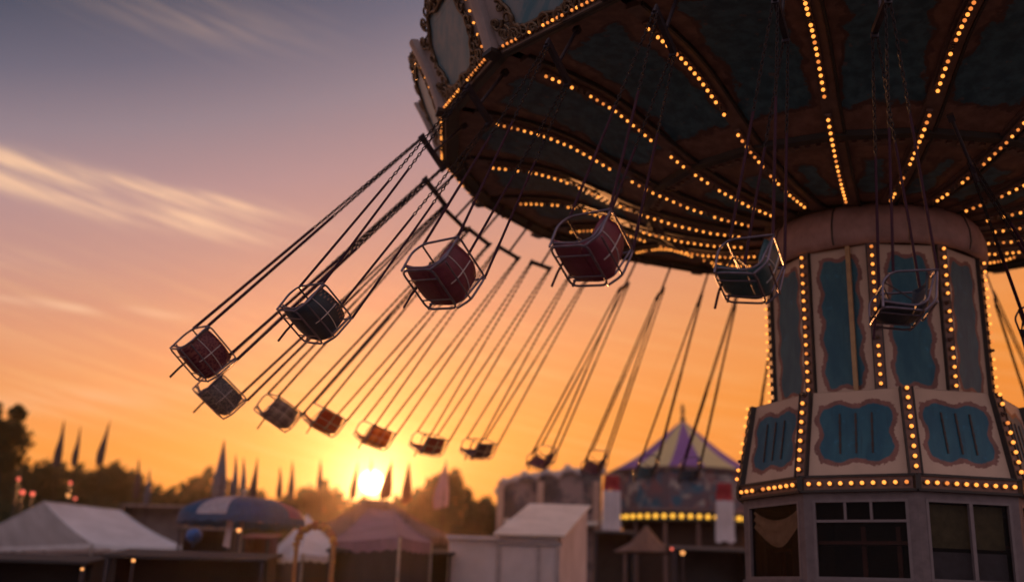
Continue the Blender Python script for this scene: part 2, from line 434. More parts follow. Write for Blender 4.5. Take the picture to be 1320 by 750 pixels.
# crown boards: local 2-D frame (x along the board, y up it, d outward)
B0, B1, T0, T1 = cp(4.42, PHI, -.035), cp(4.42, PHI + dA, -.035), cp(4.74, PHI, .62), cp(4.74, PHI + dA, .62)
Bc, ex = (B0 + B1) / 2, (B1 - B0).normalized(); ey = ((T0 + T1) / 2 - Bc); BH = ey.length; ey.normalize(); en = ex.cross(ey).normalized()
if en.dot(Bc) < 0: en = -en
BW = (B1 - B0).length; grow = (T1 - T0).length / BW - 1
def F2(x, y, d=0.0): return Bc + ex * x * (1 + grow * y / BH) + ey * y + en * d
hw = BW / 2
outl = [(-hw + .002, 0), (hw - .002, 0), (hw - .002, BH * .97)]
for i in range(13):
    s = i / 12; x = (hw - .2) * (1 - 2 * s); outl.append((x, BH * .92 + .42 * math.sin(PI * s) ** 1.2 + .04 * math.sin(6 * PI * s)))
outl += [(-hw + .002, BH * .97)]
mb = MB(); mb.prism([F2(x, y) for x, y in outl], en, .05)
me_board = mb.mesh('crown_board', m_board)
def wavy(n=56, rx=.56, ry=.46, cy=.60):
    P = []
    for i in range(n):
        a = 2 * PI * i / n; c, s_ = math.cos(a), math.sin(a)
        k = (abs(c) ** 3.2 + abs(s_) ** 3.2) ** (-1 / 3.2) * (1 + .055 * math.cos(6 * a + .5) + .03 * math.sin(10 * a))
        P.append((rx * k * c, cy + ry * k * s_ * (1.12 if s_ > 0 else 1)))
    return P
WV = wavy()
mb = MB(); uvw = [(x * 1.0, y) for x, y in WV]; mb.prism([F2(x, y, .014) for x, y in WV], en, .012, 0, uvw)
def mirror_fn(c1, c2, c3):
    def fn(u, v, rnd):
        a = noise(u * 1.2 + v * 1.3 + rnd * 11.0, v * 5.0 - u * 4.0, 1.1, 5, .55)
        b = noise(u + rnd * 7.0, v, 2.0, 4)
        return mixc(b.sstep(.5, .7) * .6, mixc(a.sstep(.35, .65), c1, c2), c3)
    return fn
m_mir = uvmat('painted_sky_panel', mirror_fn((.06, .17, .24, 1), (.16, .22, .27, 1), (.26, .25, .27, 1)), .4, .25)
me_mir = mb.mesh('painted_panel', m_mir)
mb = MB(); mb.tube([F2(x, y, .03) for x, y in WV], .024, 6, 0, closed=True)
mb.tube([F2(x * 1.09, .6 + (y - .6) * 1.1, .022) for x, y in WV], .014, 5, 0, closed=True)
rg = random.Random(5)
def spiral(cx, cy, r, a0, sgn, turns=1.35, d=.03, w=.02):
    pts = []; rs = []
    for i in range(15):
        s = i / 14; a = a0 + sgn * s * turns * 2 * PI; q = r * (1 - .78 * s); pts.append(F2(cx + q * math.cos(a), cy + q * math.sin(a), d + .012 * math.sin(PI * s))); rs.append(w * (1 - .55 * s))
    mb.tube(pts, rs, 5, 0)
for i in range(0, 56, 3):
    x, y = WV[i]; a = math.atan2(y - .6, x); o = .055 + .02 * rg.random()
    cx, cy = x + o * math.cos(a), y + o * math.sin(a)
    spiral(cx, cy, .075 + .035 * rg.random(), a + PI / 2 * (1 if i % 2 else -1) + rg.uniform(-.4, .4), 1 if i % 2 else -1, turns=1.1, w=.024)
    mb.ball(F2(cx + rg.uniform(-.04, .04), cy + rg.uniform(-.04, .04), .025), .022, 0, 6, 4)
for sx in (-1, 1):
    for (cx, cy, r, a0) in ((.66, .17, .10, 2), (.52, .11, .085, 1), (.36, .10, .08, .5), (.74, .32, .09, 3), (.70, .95, .10, 4), (.50, 1.12, .09, 5), (.20, 1.22, .1, 1), (.2, .085, .06, .4)):
        spiral(sx * cx, cy, r, a0 if sx > 0 else PI - a0, sx, w=.024)
        spiral(sx * cx - .05, cy + .02, r * .6, a0 + 2 if sx > 0 else PI - a0 - 2, -sx, w=.017)
spiral(0, 1.27, .12, 0, 1, w=.03); mb.ball(F2(0, 1.22, .03), .07, 0)
me_orn = mb.mesh('ornate_frame', m_bronze)
# pilaster at each corner
m = cp(4.42, PHI, -.035); mt = cp(4.74, PHI, .62); pu = (mt - m).normalized(); pr = Vector((math.sin(PHI), -math.cos(PHI), 0)); pt_ = Vector((math.cos(PHI), math.sin(PHI), 0))
mb = MB()
V = []
for i in range(9):
    s = i / 8; bow = .035 * math.sin(PI * s * 1.0) - .0; w = .105 + .02 * s
    c = m + (mt - m) * s * 1.04 + pr * (.035 - bow)
    for (q, d) in ((-w, -.03), (w, -.03), (w * .8, .06), (.03, .075), (-.03, .075), (-w * .8, .06)): V.append(c + pt_ * q + pr * d)
Fp = [(i * 6 + j, i * 6 + (j + 1) % 6, (i + 1) * 6 + (j + 1) % 6, (i + 1) * 6 + j) for i in range(8) for j in range(6)] + [tuple(range(6))[::-1], tuple(range(48, 54))]
mb.add(V, Fp, 0); mb.box(m + pu * .01 + pr * .05, (.22, .14, .05), Matrix.Rotation(PHI, 3, 'Z'), 1)
me_pil = mb.mesh('pilaster', [m_board, m_dark])
FB = [(x, .055) for x in np.linspace(-hw + .14, hw - .14, 22)] + [((hw - .17), y) for y in np.linspace(.2, BH * .93, 6)]
mb = MB(); mb.bar(F2(-hw + .1, .055, .008), F2(hw - .1, .055, .008), .016, .075, en, 0)
for x, y in FB:
    p = F2(x, y, .0); mb.tube([p, p + en * .028], .03, 8, 1)
me_fs = mb.mesh('board_light_strip', [m_strip, m_socket])
for k in range(N20):
    R_ = RZ(-k * dA)
    bd = link('crown_board', me_board, canopy, R_)
    link('painted_panel', me_mir, bd); link('ornate_frame', me_orn, bd)
    link('pilaster', me_pil, canopy, R_)
    fs = link('board_light_strip', me_fs, canopy, R_)
    for x, y in FB: fbulbs.append((fs, R_ @ F2(x, y, .047)))
place_bulbs(canopy, bulbs, CAN, 70, off=.08, dim=.2)
place_bulbs(canopy, fbulbs, CAN, 30, off=.28, dim=.5, r=.85)
mb = MB(); mb.lathe([(4.70 * S, .60 * S), (3.4 * S, 1.05 * S), (1.6 * S, 1.75 * S), (.35 * S, 2.35 * S), (.05, 2.4 * S)], 20, ph=PHI, smooth=False)
mb.build('roof', M_('canvas_roof', (.3, .2, .22), .8), canopy)
mb = MB()                                               # hub under the soffit, above the collar
mb.lathe([(1.04 * S, -.70 * S), (.9 * S, -.60 * S), (.3, -.5 * S)], 20)
mb.build('hub', m_beam, canopy)

# ------------------------------------------------------------------ rotating column
KC, PHK, RK = 10, -.3252, 1.0233
column = empty('ride_column', Matrix.Translation(AXW + Vector((0, 0, wz(1.80)))), 'ten sided cream column with blue painted panels carrying the canopy', 'column')
ZB, ZT = 0.0, (3.22 - 1.80) * S
def kp(R, th, z): return Vector((R * math.sin(th), -R * math.cos(th), z))
def poly_panel(K, ph0, Rb, Rt, zb, zt, nu=1):
    a, b = kp(Rb, ph0, zb), kp(Rb, ph0 + 2 * PI / K, zb); c, d = kp(Rt, ph0 + 2 * PI / K, zt), kp(Rt, ph0, zt)
    w, h = (a - b).length, ((a + b) / 2 - (c + d) / 2).length; wt = (c - d).length
    mb = MB(); mb.add([a, b, c, d], [(0, 1, 2, 3)], 0, [(-w / 2, -h / 2), (w / 2, -h / 2), (wt / 2, h / 2), (-wt / 2, h / 2)])
    return mb, w, h, (a + b) / 2, (b - a).normalized(), (((c + d) / 2) - ((a + b) / 2)).normalized()
cream4, brd4 = (.56, .40, .32, 1), (.16, .07, .06, 1)
mb, w, h, c0, exx, eyy = poly_panel(KC, PHK, RK * S, RK * S, ZB, ZT)
m_colp = uvmat('column_panel_paint', cartouche(w, h + .1, .17, .022, 5, cream4, brd4, (.006, .085, .145, 1), (.03, .13, .185, 1), .045), .5)
me_cp = mb.mesh('side_panel', m_colp)
for k in range(KC): link('side_panel', me_cp, column, RZ(k * 2 * PI / KC))
mb = MB(); th = PHK; pr = Vector((math.sin(th), -math.cos(th), 0)); RM = Matrix.Rotation(th, 3, 'Z')
mb.box(pr * (RK * S + .005) + Vector((0, 0, ZT / 2)), (.115, .05, ZT), RM, 0)
for s_ in (-1, 1): mb.box(pr * (RK * S + .006) + RM @ Vector((s_ * .066, .012, 0)) + Vector((0, 0, ZT / 2)), (.014, .07, ZT), RM, 2)
CB = [pr * (RK * S + .03) + Vector((0, 0, z)) for z in np.linspace(.14, ZT - .06, 16)]
for p in CB: mb.tube([p, p + pr * .024], .03, 8, 1)
me_cs = mb.mesh('light_strip', [m_strip, m_socket, m_dark])
bl = []
for k in range(KC):
    st = link('light_strip', me_cs, column, RZ(k * 2 * PI / KC))
    for p in CB: bl.append((st, RZ(k * 2 * PI / KC) @ (p + pr * .042)))
place_bulbs(column, bl, column.matrix_world, 90, off=.1, dim=.12)
# collar: puffed ring of ten segments under the canopy
mb = MB(); segs = [(RK * S * 1.0, ZT - .0), (RK * S * 1.055, ZT + .01), (RK * S * 1.075, ZT + .12), (RK * S * 1.07, ZT + .28), (RK * S * 1.03, ZT + .46), (RK * S * .96, ZT + .58), (RK * S * .8, ZT + .66)]
mb.lathe(segs, 60, 0, ph=PHK)
mb.build('collar', m_collar, column)
mb = MB()
for k in range(10):
    th = PHK + (k + .5) * 2 * PI / 10
    mb.tube([kp(r * 1.0 + .002, th, z) for r, z in segs[1:-1]], .011, 5, 0)
mb.build('collar_seams', m_dark, column)
a = PHK + 0 * dA; mb = MB(); q = kp(RK * S * .985, -.3252 - .21, 0); mb.bar(q + Vector((0, 0, .0)), q + Vector((0, 0, ZT + .02)), .055, .05, Vector((math.sin(-.53), -math.cos(-.53), 0)))
mb.build('gold_batten', m_gold, column)

# ------------------------------------------------------------------ ride base: nine-sided booth
KB, PHB = 9, .53
base = empty('ride_base_booth', Matrix.Translation(AXW), 'nine sided cream booth with windows and rows of bulbs under the column', 'booth')
zt, zm, zb_ = wz(1.83), wz(1.065), wz(.945)
mb, w, h, c0, exx, eyy = poly_panel(KB, PHB, 1.38 * S, 1.24 * S, zm, zt)
m_bp = uvmat('booth_panel_paint', cartouche(w * .93, h, .155, .026, 3, cream4, brd4, (.005, .082, .15, 1), (.02, .12, .185, 1), .05), .5)
me_bp = mb.mesh('painted_panel', m_bp)
enn = exx.cross(eyy)
if enn.dot(c0) < 0: enn = -enn
me_slots = []
for sx in (-.19, 0, .19):
    mb = MB(); p = c0 + eyy * h * .5 + exx * sx
    mb.bar(p + eyy * -.26 + enn * .002, p + eyy * .25 + enn * .002, .016, .016, enn)
    for j in range(7): mb.bar(p + eyy * (-.26 + j * .074) + enn * .004, p + eyy * (-.20 + j * .074) + enn * .004, .02 + .006 * (j % 2), .02, enn)
    me_slots.append(mb.mesh('vent_slot', m_slot))
mb = MB(); a0, a1 = kp(1.385 * S, PHB, zm), kp(1.245 * S, PHB, zt); pr = Vector((math.sin(PHB), -math.cos(PHB), 0)); d = (a1 - a0).normalized()
upn = (pr - d * pr.dot(d)).normalized()
mb.bar(a0, a1, .12, .05, upn, 0)
tanv = Vector((math.cos(PHB), math.sin(PHB), 0))
for s_ in (-1, 1): mb.bar(a0 + tanv * s_ * .072, a1 + tanv * s_ * .072, .018, .075, upn, 2)
BB = [a0.lerp(a1, s) + upn * .025 for s in np.linspace(.08, .97, 9)]
for p in BB: mb.tube([p, p + upn * .022], .032, 8, 1)
me_bs = mb.mesh('light_strip', [m_strip, m_socket, m_dark])
# bulb band
mb = MB(); Rb = 1.40 * S; A, B = kp(Rb, PHB, zb_), kp(Rb, PHB + 2 * PI / KB, zb_); hb_ = zm - zb_; oz = Vector((0, 0, hb_)); am = ((A + B) / 2); on = Vector((am.x, am.y, 0)).normalized()
mb.add([A, B, B + oz, A + oz], [(0, 1, 2, 3)], 0)
A2, B2 = A - on * .12, B - on * .12; mb.add([A + oz, B + oz, B2 + oz, A2 + oz], [(0, 1, 2, 3)], 2); mb.add([A, A2, B2, B], [(0, 1, 2, 3)], 2)
mb.bar(A + oz * 1.02, B + oz * 1.02, .05, .03, mi=2); mb.bar(A, B, .05, .03, mi=2); mb.bar(A + oz * .03, A + oz, .07, .06, on, 2)
BD = [A.lerp(B, s) + oz * .5 for s in np.linspace(.08, .92, 10)]
for p in BD: mb.tube([p, p + on * .022], .034, 8, 1)
me_bb = mb.mesh('bulb_band', [m_strip, m_socket, m_dark])
bl = []
for k in range(KB):
    R_ = RZ(k * 2 * PI / KB)
    pn = link('painted_panel', me_bp, base, R_); [link('vent_slot', q_, pn) for q_ in me_slots]
    st = link('light_strip', me_bs, base, R_); bb = link('bulb_band', me_bb, base, R_)
    for p in BB: bl.append((st, R_ @ (p + upn * .042)))
    for p in BD: bl.append((bb, R_ @ (p + on * .042)))
place_bulbs(base, bl, base.matrix_world, 100, off=.05, dim=.1, r=1.12)
mb = MB(); mb.lathe([(1.245 * S, zt - .004), (.6, zt - .002)], 9, 0, ph=PHB, smooth=False); mb.build('top_deck', m_beam, base)
# lower walls: frame, windows, base skirt
RW = 1.365 * S; wh = zb_; sill = wz(.20)
m_glass = bpy.data.materials.new('dark_window_glass'); m_glass.use_nodes = True
gn = m_glass.node_tree; gb = gn.nodes['Principled BSDF']; gb.inputs['Base Color'].default_value = (.012, .012, .014, 1); gb.inputs['Roughness'].default_value = .12; gb.inputs['Specular IOR Level'].default_value = .06
gt = gn.nodes.new('ShaderNodeBsdfTransparent'); gt.inputs[0].default_value = (.75, .72, .7, 1); gm = gn.nodes.new('ShaderNodeMixShader'); gm.inputs[0].default_value = .55
gn.links.new(gb.outputs[0], gm.inputs[1]); gn.links.new(gt.outputs[0], gm.inputs[2]); gn.links.new(gm.outputs[0], gn.nodes['Material Output'].inputs[0])
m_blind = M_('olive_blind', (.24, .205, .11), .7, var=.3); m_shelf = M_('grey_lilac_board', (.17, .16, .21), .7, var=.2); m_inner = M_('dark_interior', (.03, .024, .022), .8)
SEEN = [k for k in range(KB) if abs(((PHB + (k + .5) * 2 * PI / KB + .348 + PI) % (2 * PI)) - PI) < 1.25]
for k in range(KB):
    th0 = PHB + k * 2 * PI / KB; thc = th0 + PI / KB
    mid = ((th0 + PI / KB + PI) % (2 * PI)) - PI
    A, B = kp(RW, th0, 0), kp(RW, th0 + 2 * PI / KB, 0); L = (B - A).length; u = (B - A) / L; nn = Vector((math.sin(thc), -math.cos(thc), 0)); C = (A + B) / 2
    kind = 'drape' if abs(mid + 1.215) < .2 else ('transom' if abs(mid + .517) < .2 else ('slide' if abs(mid - .181) < .2 else ('transom', 'slide')[k % 2]))
    P = lambda x, z, d=0.0: C + u * x + nn * d + Vector((0, 0, z))
    mb = MB(); wd = L / 2 - .11; top = wh - .10
    mb.bar(P(-L / 2 + .055, 0, -.03), P(-L / 2 + .055, wh, -.03), .11, .06, nn); mb.bar(P(L / 2 - .055, 0, -.03), P(L / 2 - .055, wh, -.03), .11, .06, nn)
    mb.bar(P(-wd, wh - .05, -.03), P(wd, wh - .05, -.03), .058, .10, Vector((0, 0, 1)))
    mb.box(P(0, sill / 2, -.03), (2 * wd, .058, sill), Matrix((u, -nn, Vector((0, 0, 1)))).transposed())
    mb.bar(P(-wd - .02, sill, .0), P(wd + .02, sill, .0), .10, .04)
    wall = mb.build('wall', M_('booth_wall_paint', (.125, .098, .112), .6) if k == 0 else bpy.data.materials['booth_wall_paint'], base)
    fr = MB(); w2 = wd - .01
    fr.bar(P(-w2, sill + .02, -.02), P(-w2, top, -.02), .035, .05, nn); fr.bar(P(w2, sill + .02, -.02), P(w2, top, -.02), .035, .05, nn)
    fr.bar(P(-w2 + .018, top - .015, -.02), P(w2 - .018, top - .015, -.02), .05, .03); fr.bar(P(-w2 + .018, sill + .037, -.02), P(w2 - .018, sill + .037, -.02), .05, .03)
    if kind == 'transom':
        zt_ = top - .25; fr.bar(P(-w2 + .018, zt_, -.02), P(w2 - .018, zt_, -.02), .05, .03)
        for x in (-.17, .13): fr.bar(P(x, zt_ + .015, -.02), P(x, top - .03, -.02), .03, .045, nn)
    if kind == 'slide': fr.bar(P(.02, sill + .05, -.015), P(.02, top - .03, -.015), .045, .05, nn)
    wf = fr.build('window', m_frame, base)
    g = MB(); g.add([P(-w2 + .015, sill + .05, -.035), P(w2 - .015, sill + .05, -.035), P(w2 - .015, top - .03, -.035), P(-w2 + .015, top - .03, -.035)], [(0, 1, 2, 3)])
    g.build('pane', m_glass, wf)
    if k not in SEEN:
        b = MB(); b.box(P(0, (sill + top) / 2, -.08), (2 * w2, .012, top - sill), Matrix((u, -nn, Vector((0, 0, 1)))).transposed()); b.build('blind_or_sky_block', m_inner, base)  # dark board added on unseen sides, blocks sky light through the booth
    if kind == 'slide' and k in SEEN:
        b = MB(); b.box(P(0, (sill + top) / 2 + .18, -.12), (2 * w2 - .06, .012, top - sill - .45), Matrix((u, -nn, Vector((0, 0, 1)))).transposed()); b.build('blind_or_sky_block', m_blind, base)
        b = MB(); b.box(P(0, sill + .19, -.11), (2 * w2 - .06, .012, .34), Matrix((u, -nn, Vector((0, 0, 1)))).transposed()); b.build('shelf_board', m_shelf, base)
    if kind == 'drape':
        b = MB(); V = []; nx, nz_ = 16, 7
        for i in range(nx + 1):
            for j in range(nz_ + 1):
                x = -w2 + .04 + (2 * w2 - .08) * i / nx; sag = .14 * math.sin(PI * i / nx) * (1 if i < 20 else 1)
                z = top - .06 - sag - j * .03 * (1 + .6 * math.sin(PI * i / nx)); V.append(P(x, z, -.065 + .02 * math.sin(j * 2.1 + i * .4)))
        b.add(V, [(i * (nz_ + 1) + j, (i + 1) * (nz_ + 1) + j, (i + 1) * (nz_ + 1) + j + 1, i * (nz_ + 1) + j + 1) for i in range(nx) for j in range(nz_)], 0, smooth=True)
        b.build('curtain', M_('peach_swag_cloth', (.80, .52, .36), .7, trans=.1), base)
    if kind == 'transom':
        b = MB(); b.bar(P(-w2, sill + .45, -.3), P(w2, sill + .45, -.3), .35, .04); b.bar(P(-.02, sill, -.25), P(-.02, top - .3, -.25), .05, .05, nn); b.bar(P(.38, sill, -.25), P(.38, top - .3, -.25), .05, .05, nn)
        b.build('counter', M_('red_brown_counter', (.16, .05, .04), .5), base)
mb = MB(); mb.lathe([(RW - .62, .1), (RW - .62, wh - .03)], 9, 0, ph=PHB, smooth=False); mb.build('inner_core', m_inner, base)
mb = MB(); mb.lathe([(RW + .25, 0), (RW + .25, .32), (RW - .02, .34)], 9, 0, ph=PHB, smooth=False); mb.build('plinth', m_beam, base)
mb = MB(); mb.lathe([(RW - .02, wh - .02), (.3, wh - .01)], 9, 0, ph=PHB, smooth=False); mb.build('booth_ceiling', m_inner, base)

# ------------------------------------------------------------------ swing chairs
def rnd_path(pts, r, n=4, closed=False):           # round the corners of a polyline
    pts = [Vector(p) for p in pts]; out = []; k = len(pts)
    for i in range(k):
        if not closed and i in (0, k - 1): out.append(pts[i]); continue
        p, a, b = pts[i], pts[i - 1], pts[(i + 1) % k]
        da, db = (a - p), (b - p); q = min(r, da.length * .45, db.length * .45)
        s, e = p + da.normalized() * q, p + db.normalized() * q
        for j in range(n + 1):
            t_ = j / n; out.append(s * (1 - t_) ** 2 + p * 2 * t_ * (1 - t_) + e * t_ ** 2)
    return out
def shell(prof, hw_, th_, bow, nx=8):
    mb = MB(); V = []; n = len(prof)
    for side in (0, 1):
        for (y, z, w_) in prof:
            for j in range(nx + 1):
                s = -1 + 2 * j / nx; x = s * hw_ * w_; V.append((x, y + bow(z) * s * s, z + (0 if z > .08 else .05 * s ** 4)))
    m_ = n * (nx + 1)
    P = [Vector(v) for v in V]
    for i in range(n):                               # offset second side along profile normal
        a, b = prof[max(0, i - 1)], prof[min(n - 1, i + 1)]; ty, tz = b[0] - a[0], b[1] - a[1]; l = math.hypot(ty, tz); ny, nz2 = tz / l, -ty / l
        for j in range(nx + 1): P[m_ + i * (nx + 1) + j] += Vector((0, ny, nz2)) * th_ * -1
    F = []
    for i in range(n - 1):
        for j in range(nx):
            a = i * (nx + 1) + j; b = a + 1; c = b + nx + 1; d = a + nx + 1
            F += [(a, b, c, d), (m_ + a, m_ + d, m_ + c, m_ + b)]
    for i in range(n - 1):
        for j in (0, nx):
            a = i * (nx + 1) + j; d = a + nx + 1; F.append((a, d, m_ + d, m_ + a))
    for i in (0, n - 1):
        for j in range(nx):
            a = i * (nx + 1) + j; F.append((a, a + 1, m_ + a + 1, m_ + a))
    U = [(v.x, v.y * .7 + v.z) for v in P]
    return mb.add(P, F, 0, U, smooth=True)
seat_p = [(.228, .075, .97), (.19, .05, 1), (.12, .022, 1), (.03, .004, 1), (-.07, .0, 1)]
back_p = [(-.075, .0, 1), (-.13, .014, 1), (-.18, .05, 1.0), (-.218, .11, 1.0), (-.24, .19, 1.0), (-.256, .29, .99), (-.266, .38, .96), (-.270, .445, .9)]
mb_s = shell(seat_p, .242, .022, lambda z: 0); mb_b = shell(back_p, .24, .022, lambda z: .075 * min(1, max(0, z / .2)))
me_seat, me_back = {}, {}
mb = MB()
TR = .0125
mb.tube(rnd_path([(.25, .235, .0), (.25, -.16, -.025), (-.25, -.16, -.025), (-.25, .235, .0)], .08, closed=True), TR, 7, closed=True)
mb.tube(rnd_path([(.25, -.15, -.03), (.255, -.265, .10), (.262, -.295, .465), (-.262, -.295, .465), (-.255, -.265, .10), (-.25, -.15, -.03)], .065), TR, 7)
mb.tube([(-.24, -.28, .09), (.24, -.28, .09)], .011, 6)
for x in (-.13, .13): mb.tube([(x, .235, -.006), (x, .1, -.016), (x, -.155, -.028)], .009, 6)
for sx in (-1, 1):
    mb.tube(rnd_path([(sx * .238, .235, .07), (sx * .238, -.08, .03), (sx * .238, -.19, .09), (sx * .235, -.285, .45)], .1), .012, 6)
me_fr = mb.mesh('tube_frame', m_tube)
me_arms = []
for sx in (-1, 1):
    mb = MB(); mb.tube(rnd_path([(sx * .262, -.305, .455), (sx * .264, .125, .41), (sx * .258, .225, .30), (sx * .25, .23, .0)], .07), TR, 7); me_arms.append(mb.mesh('armrest_frame', m_tube))
mb = MB(); mb.tube([(-.262, .145, .40), (.262, .145, .40)], .012, 6)
mb.tube([(0, .145, .40), (.0, .215, .22), (0, .215, .07)], .011, 6)
for sx in (-1, 1): mb.tube([(sx * .03, .145, .40), (sx * .16, .03, .22), (sx * .232, -.08, .08)], .008, 5)
me_bar = mb.mesh('safety_bar', m_steel)
mb = MB(); mb.tube([(0, .232, .05), (.0, .25, -.08), (.01, .265, -.26)], .013, 6)
me_rod = mb.mesh('hanging_strap', m_sleeve)
mb = MB()
for (o_, f_) in ((.004, 1), (-.026, -1)):            # front and rear face: a cross of piping lying on the shell
    mb.tube([(x, -.248 + .075 * (x / .24) ** 2 + o_, .24) for x in (-.225, -.17, -.11, -.05, 0, .05, .11, .17, .225)], .006, 4)
    mb.tube([(0, y + o_, z) for y, z in ((-.268, .41), (-.262, .34), (-.249, .245), (-.238, .18), (-.214, .10), (-.18, .05))], .006, 4)
me_pip = mb.mesh('piping', m_pipe)
def fabric(name, c1, c2=None, trans=.0, kind='plain'):
    def fn(u, v, rnd):
        n_ = noise(u + rnd, v, 14.0, 4)
        base_ = mixc(n_.sstep(.3, .7), (*[x * .75 for x in c1], 1), (*c1, 1))
        if c2 is None: return base_
        if kind == 'plaid':
            a = ((u * 40.0).f('SINE')).sstep(.1, .4); b = ((v * 40.0).f('SINE')).sstep(.1, .4); return mixc((a + b) * .5, base_, (*c2, 1))
        if kind == 'letters':
            a = ((u * 150.0).f('SINE') * (v * 60.0).f('SINE')).sstep(.15, .35); w_ = ((v - .22).f('ABSOLUTE')).sstep(.06, .05); return mixc(a * w_ * .8, base_, (*c2, 1))
        vor = nt.nodes.new('ShaderNodeTexVoronoi'); vor.inputs['Scale'].default_value = 30; vor.feature = 'DISTANCE_TO_EDGE'
        cmb = nt.nodes.new('ShaderNodeCombineXYZ'); nt.links.new(u.s, cmb.inputs[0]); nt.links.new(v.s, cmb.inputs[1]); nt.links.new(cmb.outputs[0], vor.inputs['Vector'])
        return mixc(X(vor.outputs['Distance']).sstep(.10, .05), base_, (*c2, 1))
    m_ = uvmat(name, fn, .45)
    if trans:
        n = m_.node_tree; b = n.nodes['Principled BSDF']; src = b.inputs['Base Color'].links[0].from_socket
        tr = n.nodes.new('ShaderNodeBsdfTranslucent'); n.links.new(src, tr.inputs[0]); ms = n.nodes.new('ShaderNodeMixShader'); ms.inputs[0].default_value = trans
        n.links.new(b.outputs[0], ms.inputs[1]); n.links.new(tr.outputs[0], ms.inputs[2]); n.links.new(ms.outputs[0], n.nodes['Material Output'].inputs[0])
    return m_
FAB = {
    'teal': fabric('dark_teal_shell', (.025, .075, .095)), 'navy': fabric('navy_shell', (.022, .035, .055), (.24, .13, .10), kind='letters'),
    'maroon': fabric('maroon_shell', (.15, .022, .05)), 'plum': fabric('plum_shell', (.17, .03, .055), trans=.12),
    'wine': fabric('wine_patterned_shell', (.13, .02, .04), (.24, .07, .075), trans=.15, kind='cells'),
    'grey': fabric('grey_patterned_shell', (.10, .095, .115), (.25, .23, .23), trans=.15, kind='cells'),
    'plaid': fabric('grey_plaid_shell', (.16, .14, .15), (.34, .31, .31), trans=.15, kind='plaid'),
    'red': fabric('red_shell', (.50, .05, .035), trans=.5), 'orange': fabric('orange_shell', (.75, .24, .06), (.92, .5, .2), trans=.65, kind='plaid'),
    'crimson': fabric('crimson_shell', (.32, .03, .04), trans=.4), 'violet': fabric('dark_violet_shell', (.07, .03, .06), trans=.05),
    'ink': fabric('ink_blue_shell', (.02, .03, .05))}
for k_, m_ in FAB.items():
    me_seat[k_] = mb_s.mesh('seat', m_); me_back[k_] = mb_b.mesh('backrest', m_)
def link_chain(mb, a, b, wire=.0062, pitch=.052):
    a, b = Vector(a), Vector(b); d = b - a; L = d.length; d.normalize(); x = d.orthogonal().normalized(); y = d.cross(x); n = max(1, int(L / pitch))
    for i in range(n):
        c = a + d * (L * (i + .5) / n); e = x if i % 2 else y
        P = [c + d * (.034 * math.sin(q)) + e * (.0135 * math.cos(q)) for q in (PI / 4 * j for j in range(8))]
        mb.tube(P, wire, 4, closed=True)
hinge = lambda th, R=4.2, h=-.03: CAN @ cp(R, th, h)
GROUP = 'chairs hanging from the swing ride'
def swing(A, P, fwd, fab, label, scale=1.0, group=GROUP, nod=0.0):
    """A hinge under the canopy, P centre of the seat, fwd rough facing."""
    A, P = Vector(A), Vector(P); z = (A - P).normalized(); y = Vector(fwd); y = (y - z * y.dot(z)).normalized(); x = y.cross(z)
    base_p = P - z * .20 * scale; L = (A - base_p).length
    mw = Matrix(((x.x, y.x, z.x, base_p.x), (x.y, y.y, z.y, base_p.y), (x.z, y.z, z.z, base_p.z), (0, 0, 0, 1)))
    root = empty('swing_chair', mw, label, 'swing chair', group)
    sc = Matrix.Translation((0, 0, .2)) @ Matrix.Rotation(rad(nod), 4, 'X') @ Matrix.Diagonal((1.05 * scale, .96 * scale, .85 * scale, 1)) @ Matrix.Translation((0, 0, -.2))
    for nm, me in (('seat', me_seat[fab]), ('tube_frame', me_fr), ('safety_bar', me_bar), ('hanging_strap', me_rod)): link(nm, me, root, sc)
    for q_ in me_arms: link('armrest_frame', q_, root, sc)
    bk = link('backrest', me_back[fab], root, sc); link('piping', me_pip, bk)
    zt_ = L - .66
    for sx in (-1, 1):
        for (yy, zz, y2) in ((.12, .41, .02), (-.29, .455, -.02)):
            ch, sl = MB(), MB(); c = sc @ Vector((sx * .264, yy, zz)); T = Vector((sx * .25, y2, zt_ - .03)); M2 = c.lerp(T, .50 + (.05 if yy < 0 else 0))
            link_chain(ch, M2, T, .0062 if scale < .95 else .0085); sl.tube([c, c.lerp(M2, .5), M2], .0135 if scale < .95 else .019, 6); ch.build('chain', m_chain, root); sl.build('chain_sleeve', m_sleeve, root)
    hb = MB(); hb.bar((-.275, 0, zt_), (.275, 0, zt_), .05, .07); 
    for sx in (-1, 1): hb.box((sx * .25, 0, zt_ - .045), (.03, .07, .05)); hb.tube([(sx * .275, 0, zt_ - .05), (sx * .275, 0, zt_ + .05)], .02, 6)
    hb.build('spreader_bar', m_steel, root)
    am = MB(); am.tube([(0, 0, zt_ + .03), (0, 0, L - .03)], .021, 7); am.box((0, 0, L - .02), (.07, .07, .08)); am.build('hanger_arm', m_steel, root)
    return root
FW = Vector((-.88, .42, .0))
def solve(px, py, A, L, far):
    d = ray(px, py); Af = A - CAM
    a, b, c = d.dot(d), -2 * d.dot(Af), Af.dot(Af) - L * L; D2 = b * b - 4 * a * c
    s = -b / (2 * a) if D2 < 0 else (-b + (1 if far else -1) * math.sqrt(D2)) / (2 * a)
    return CAM + d * s
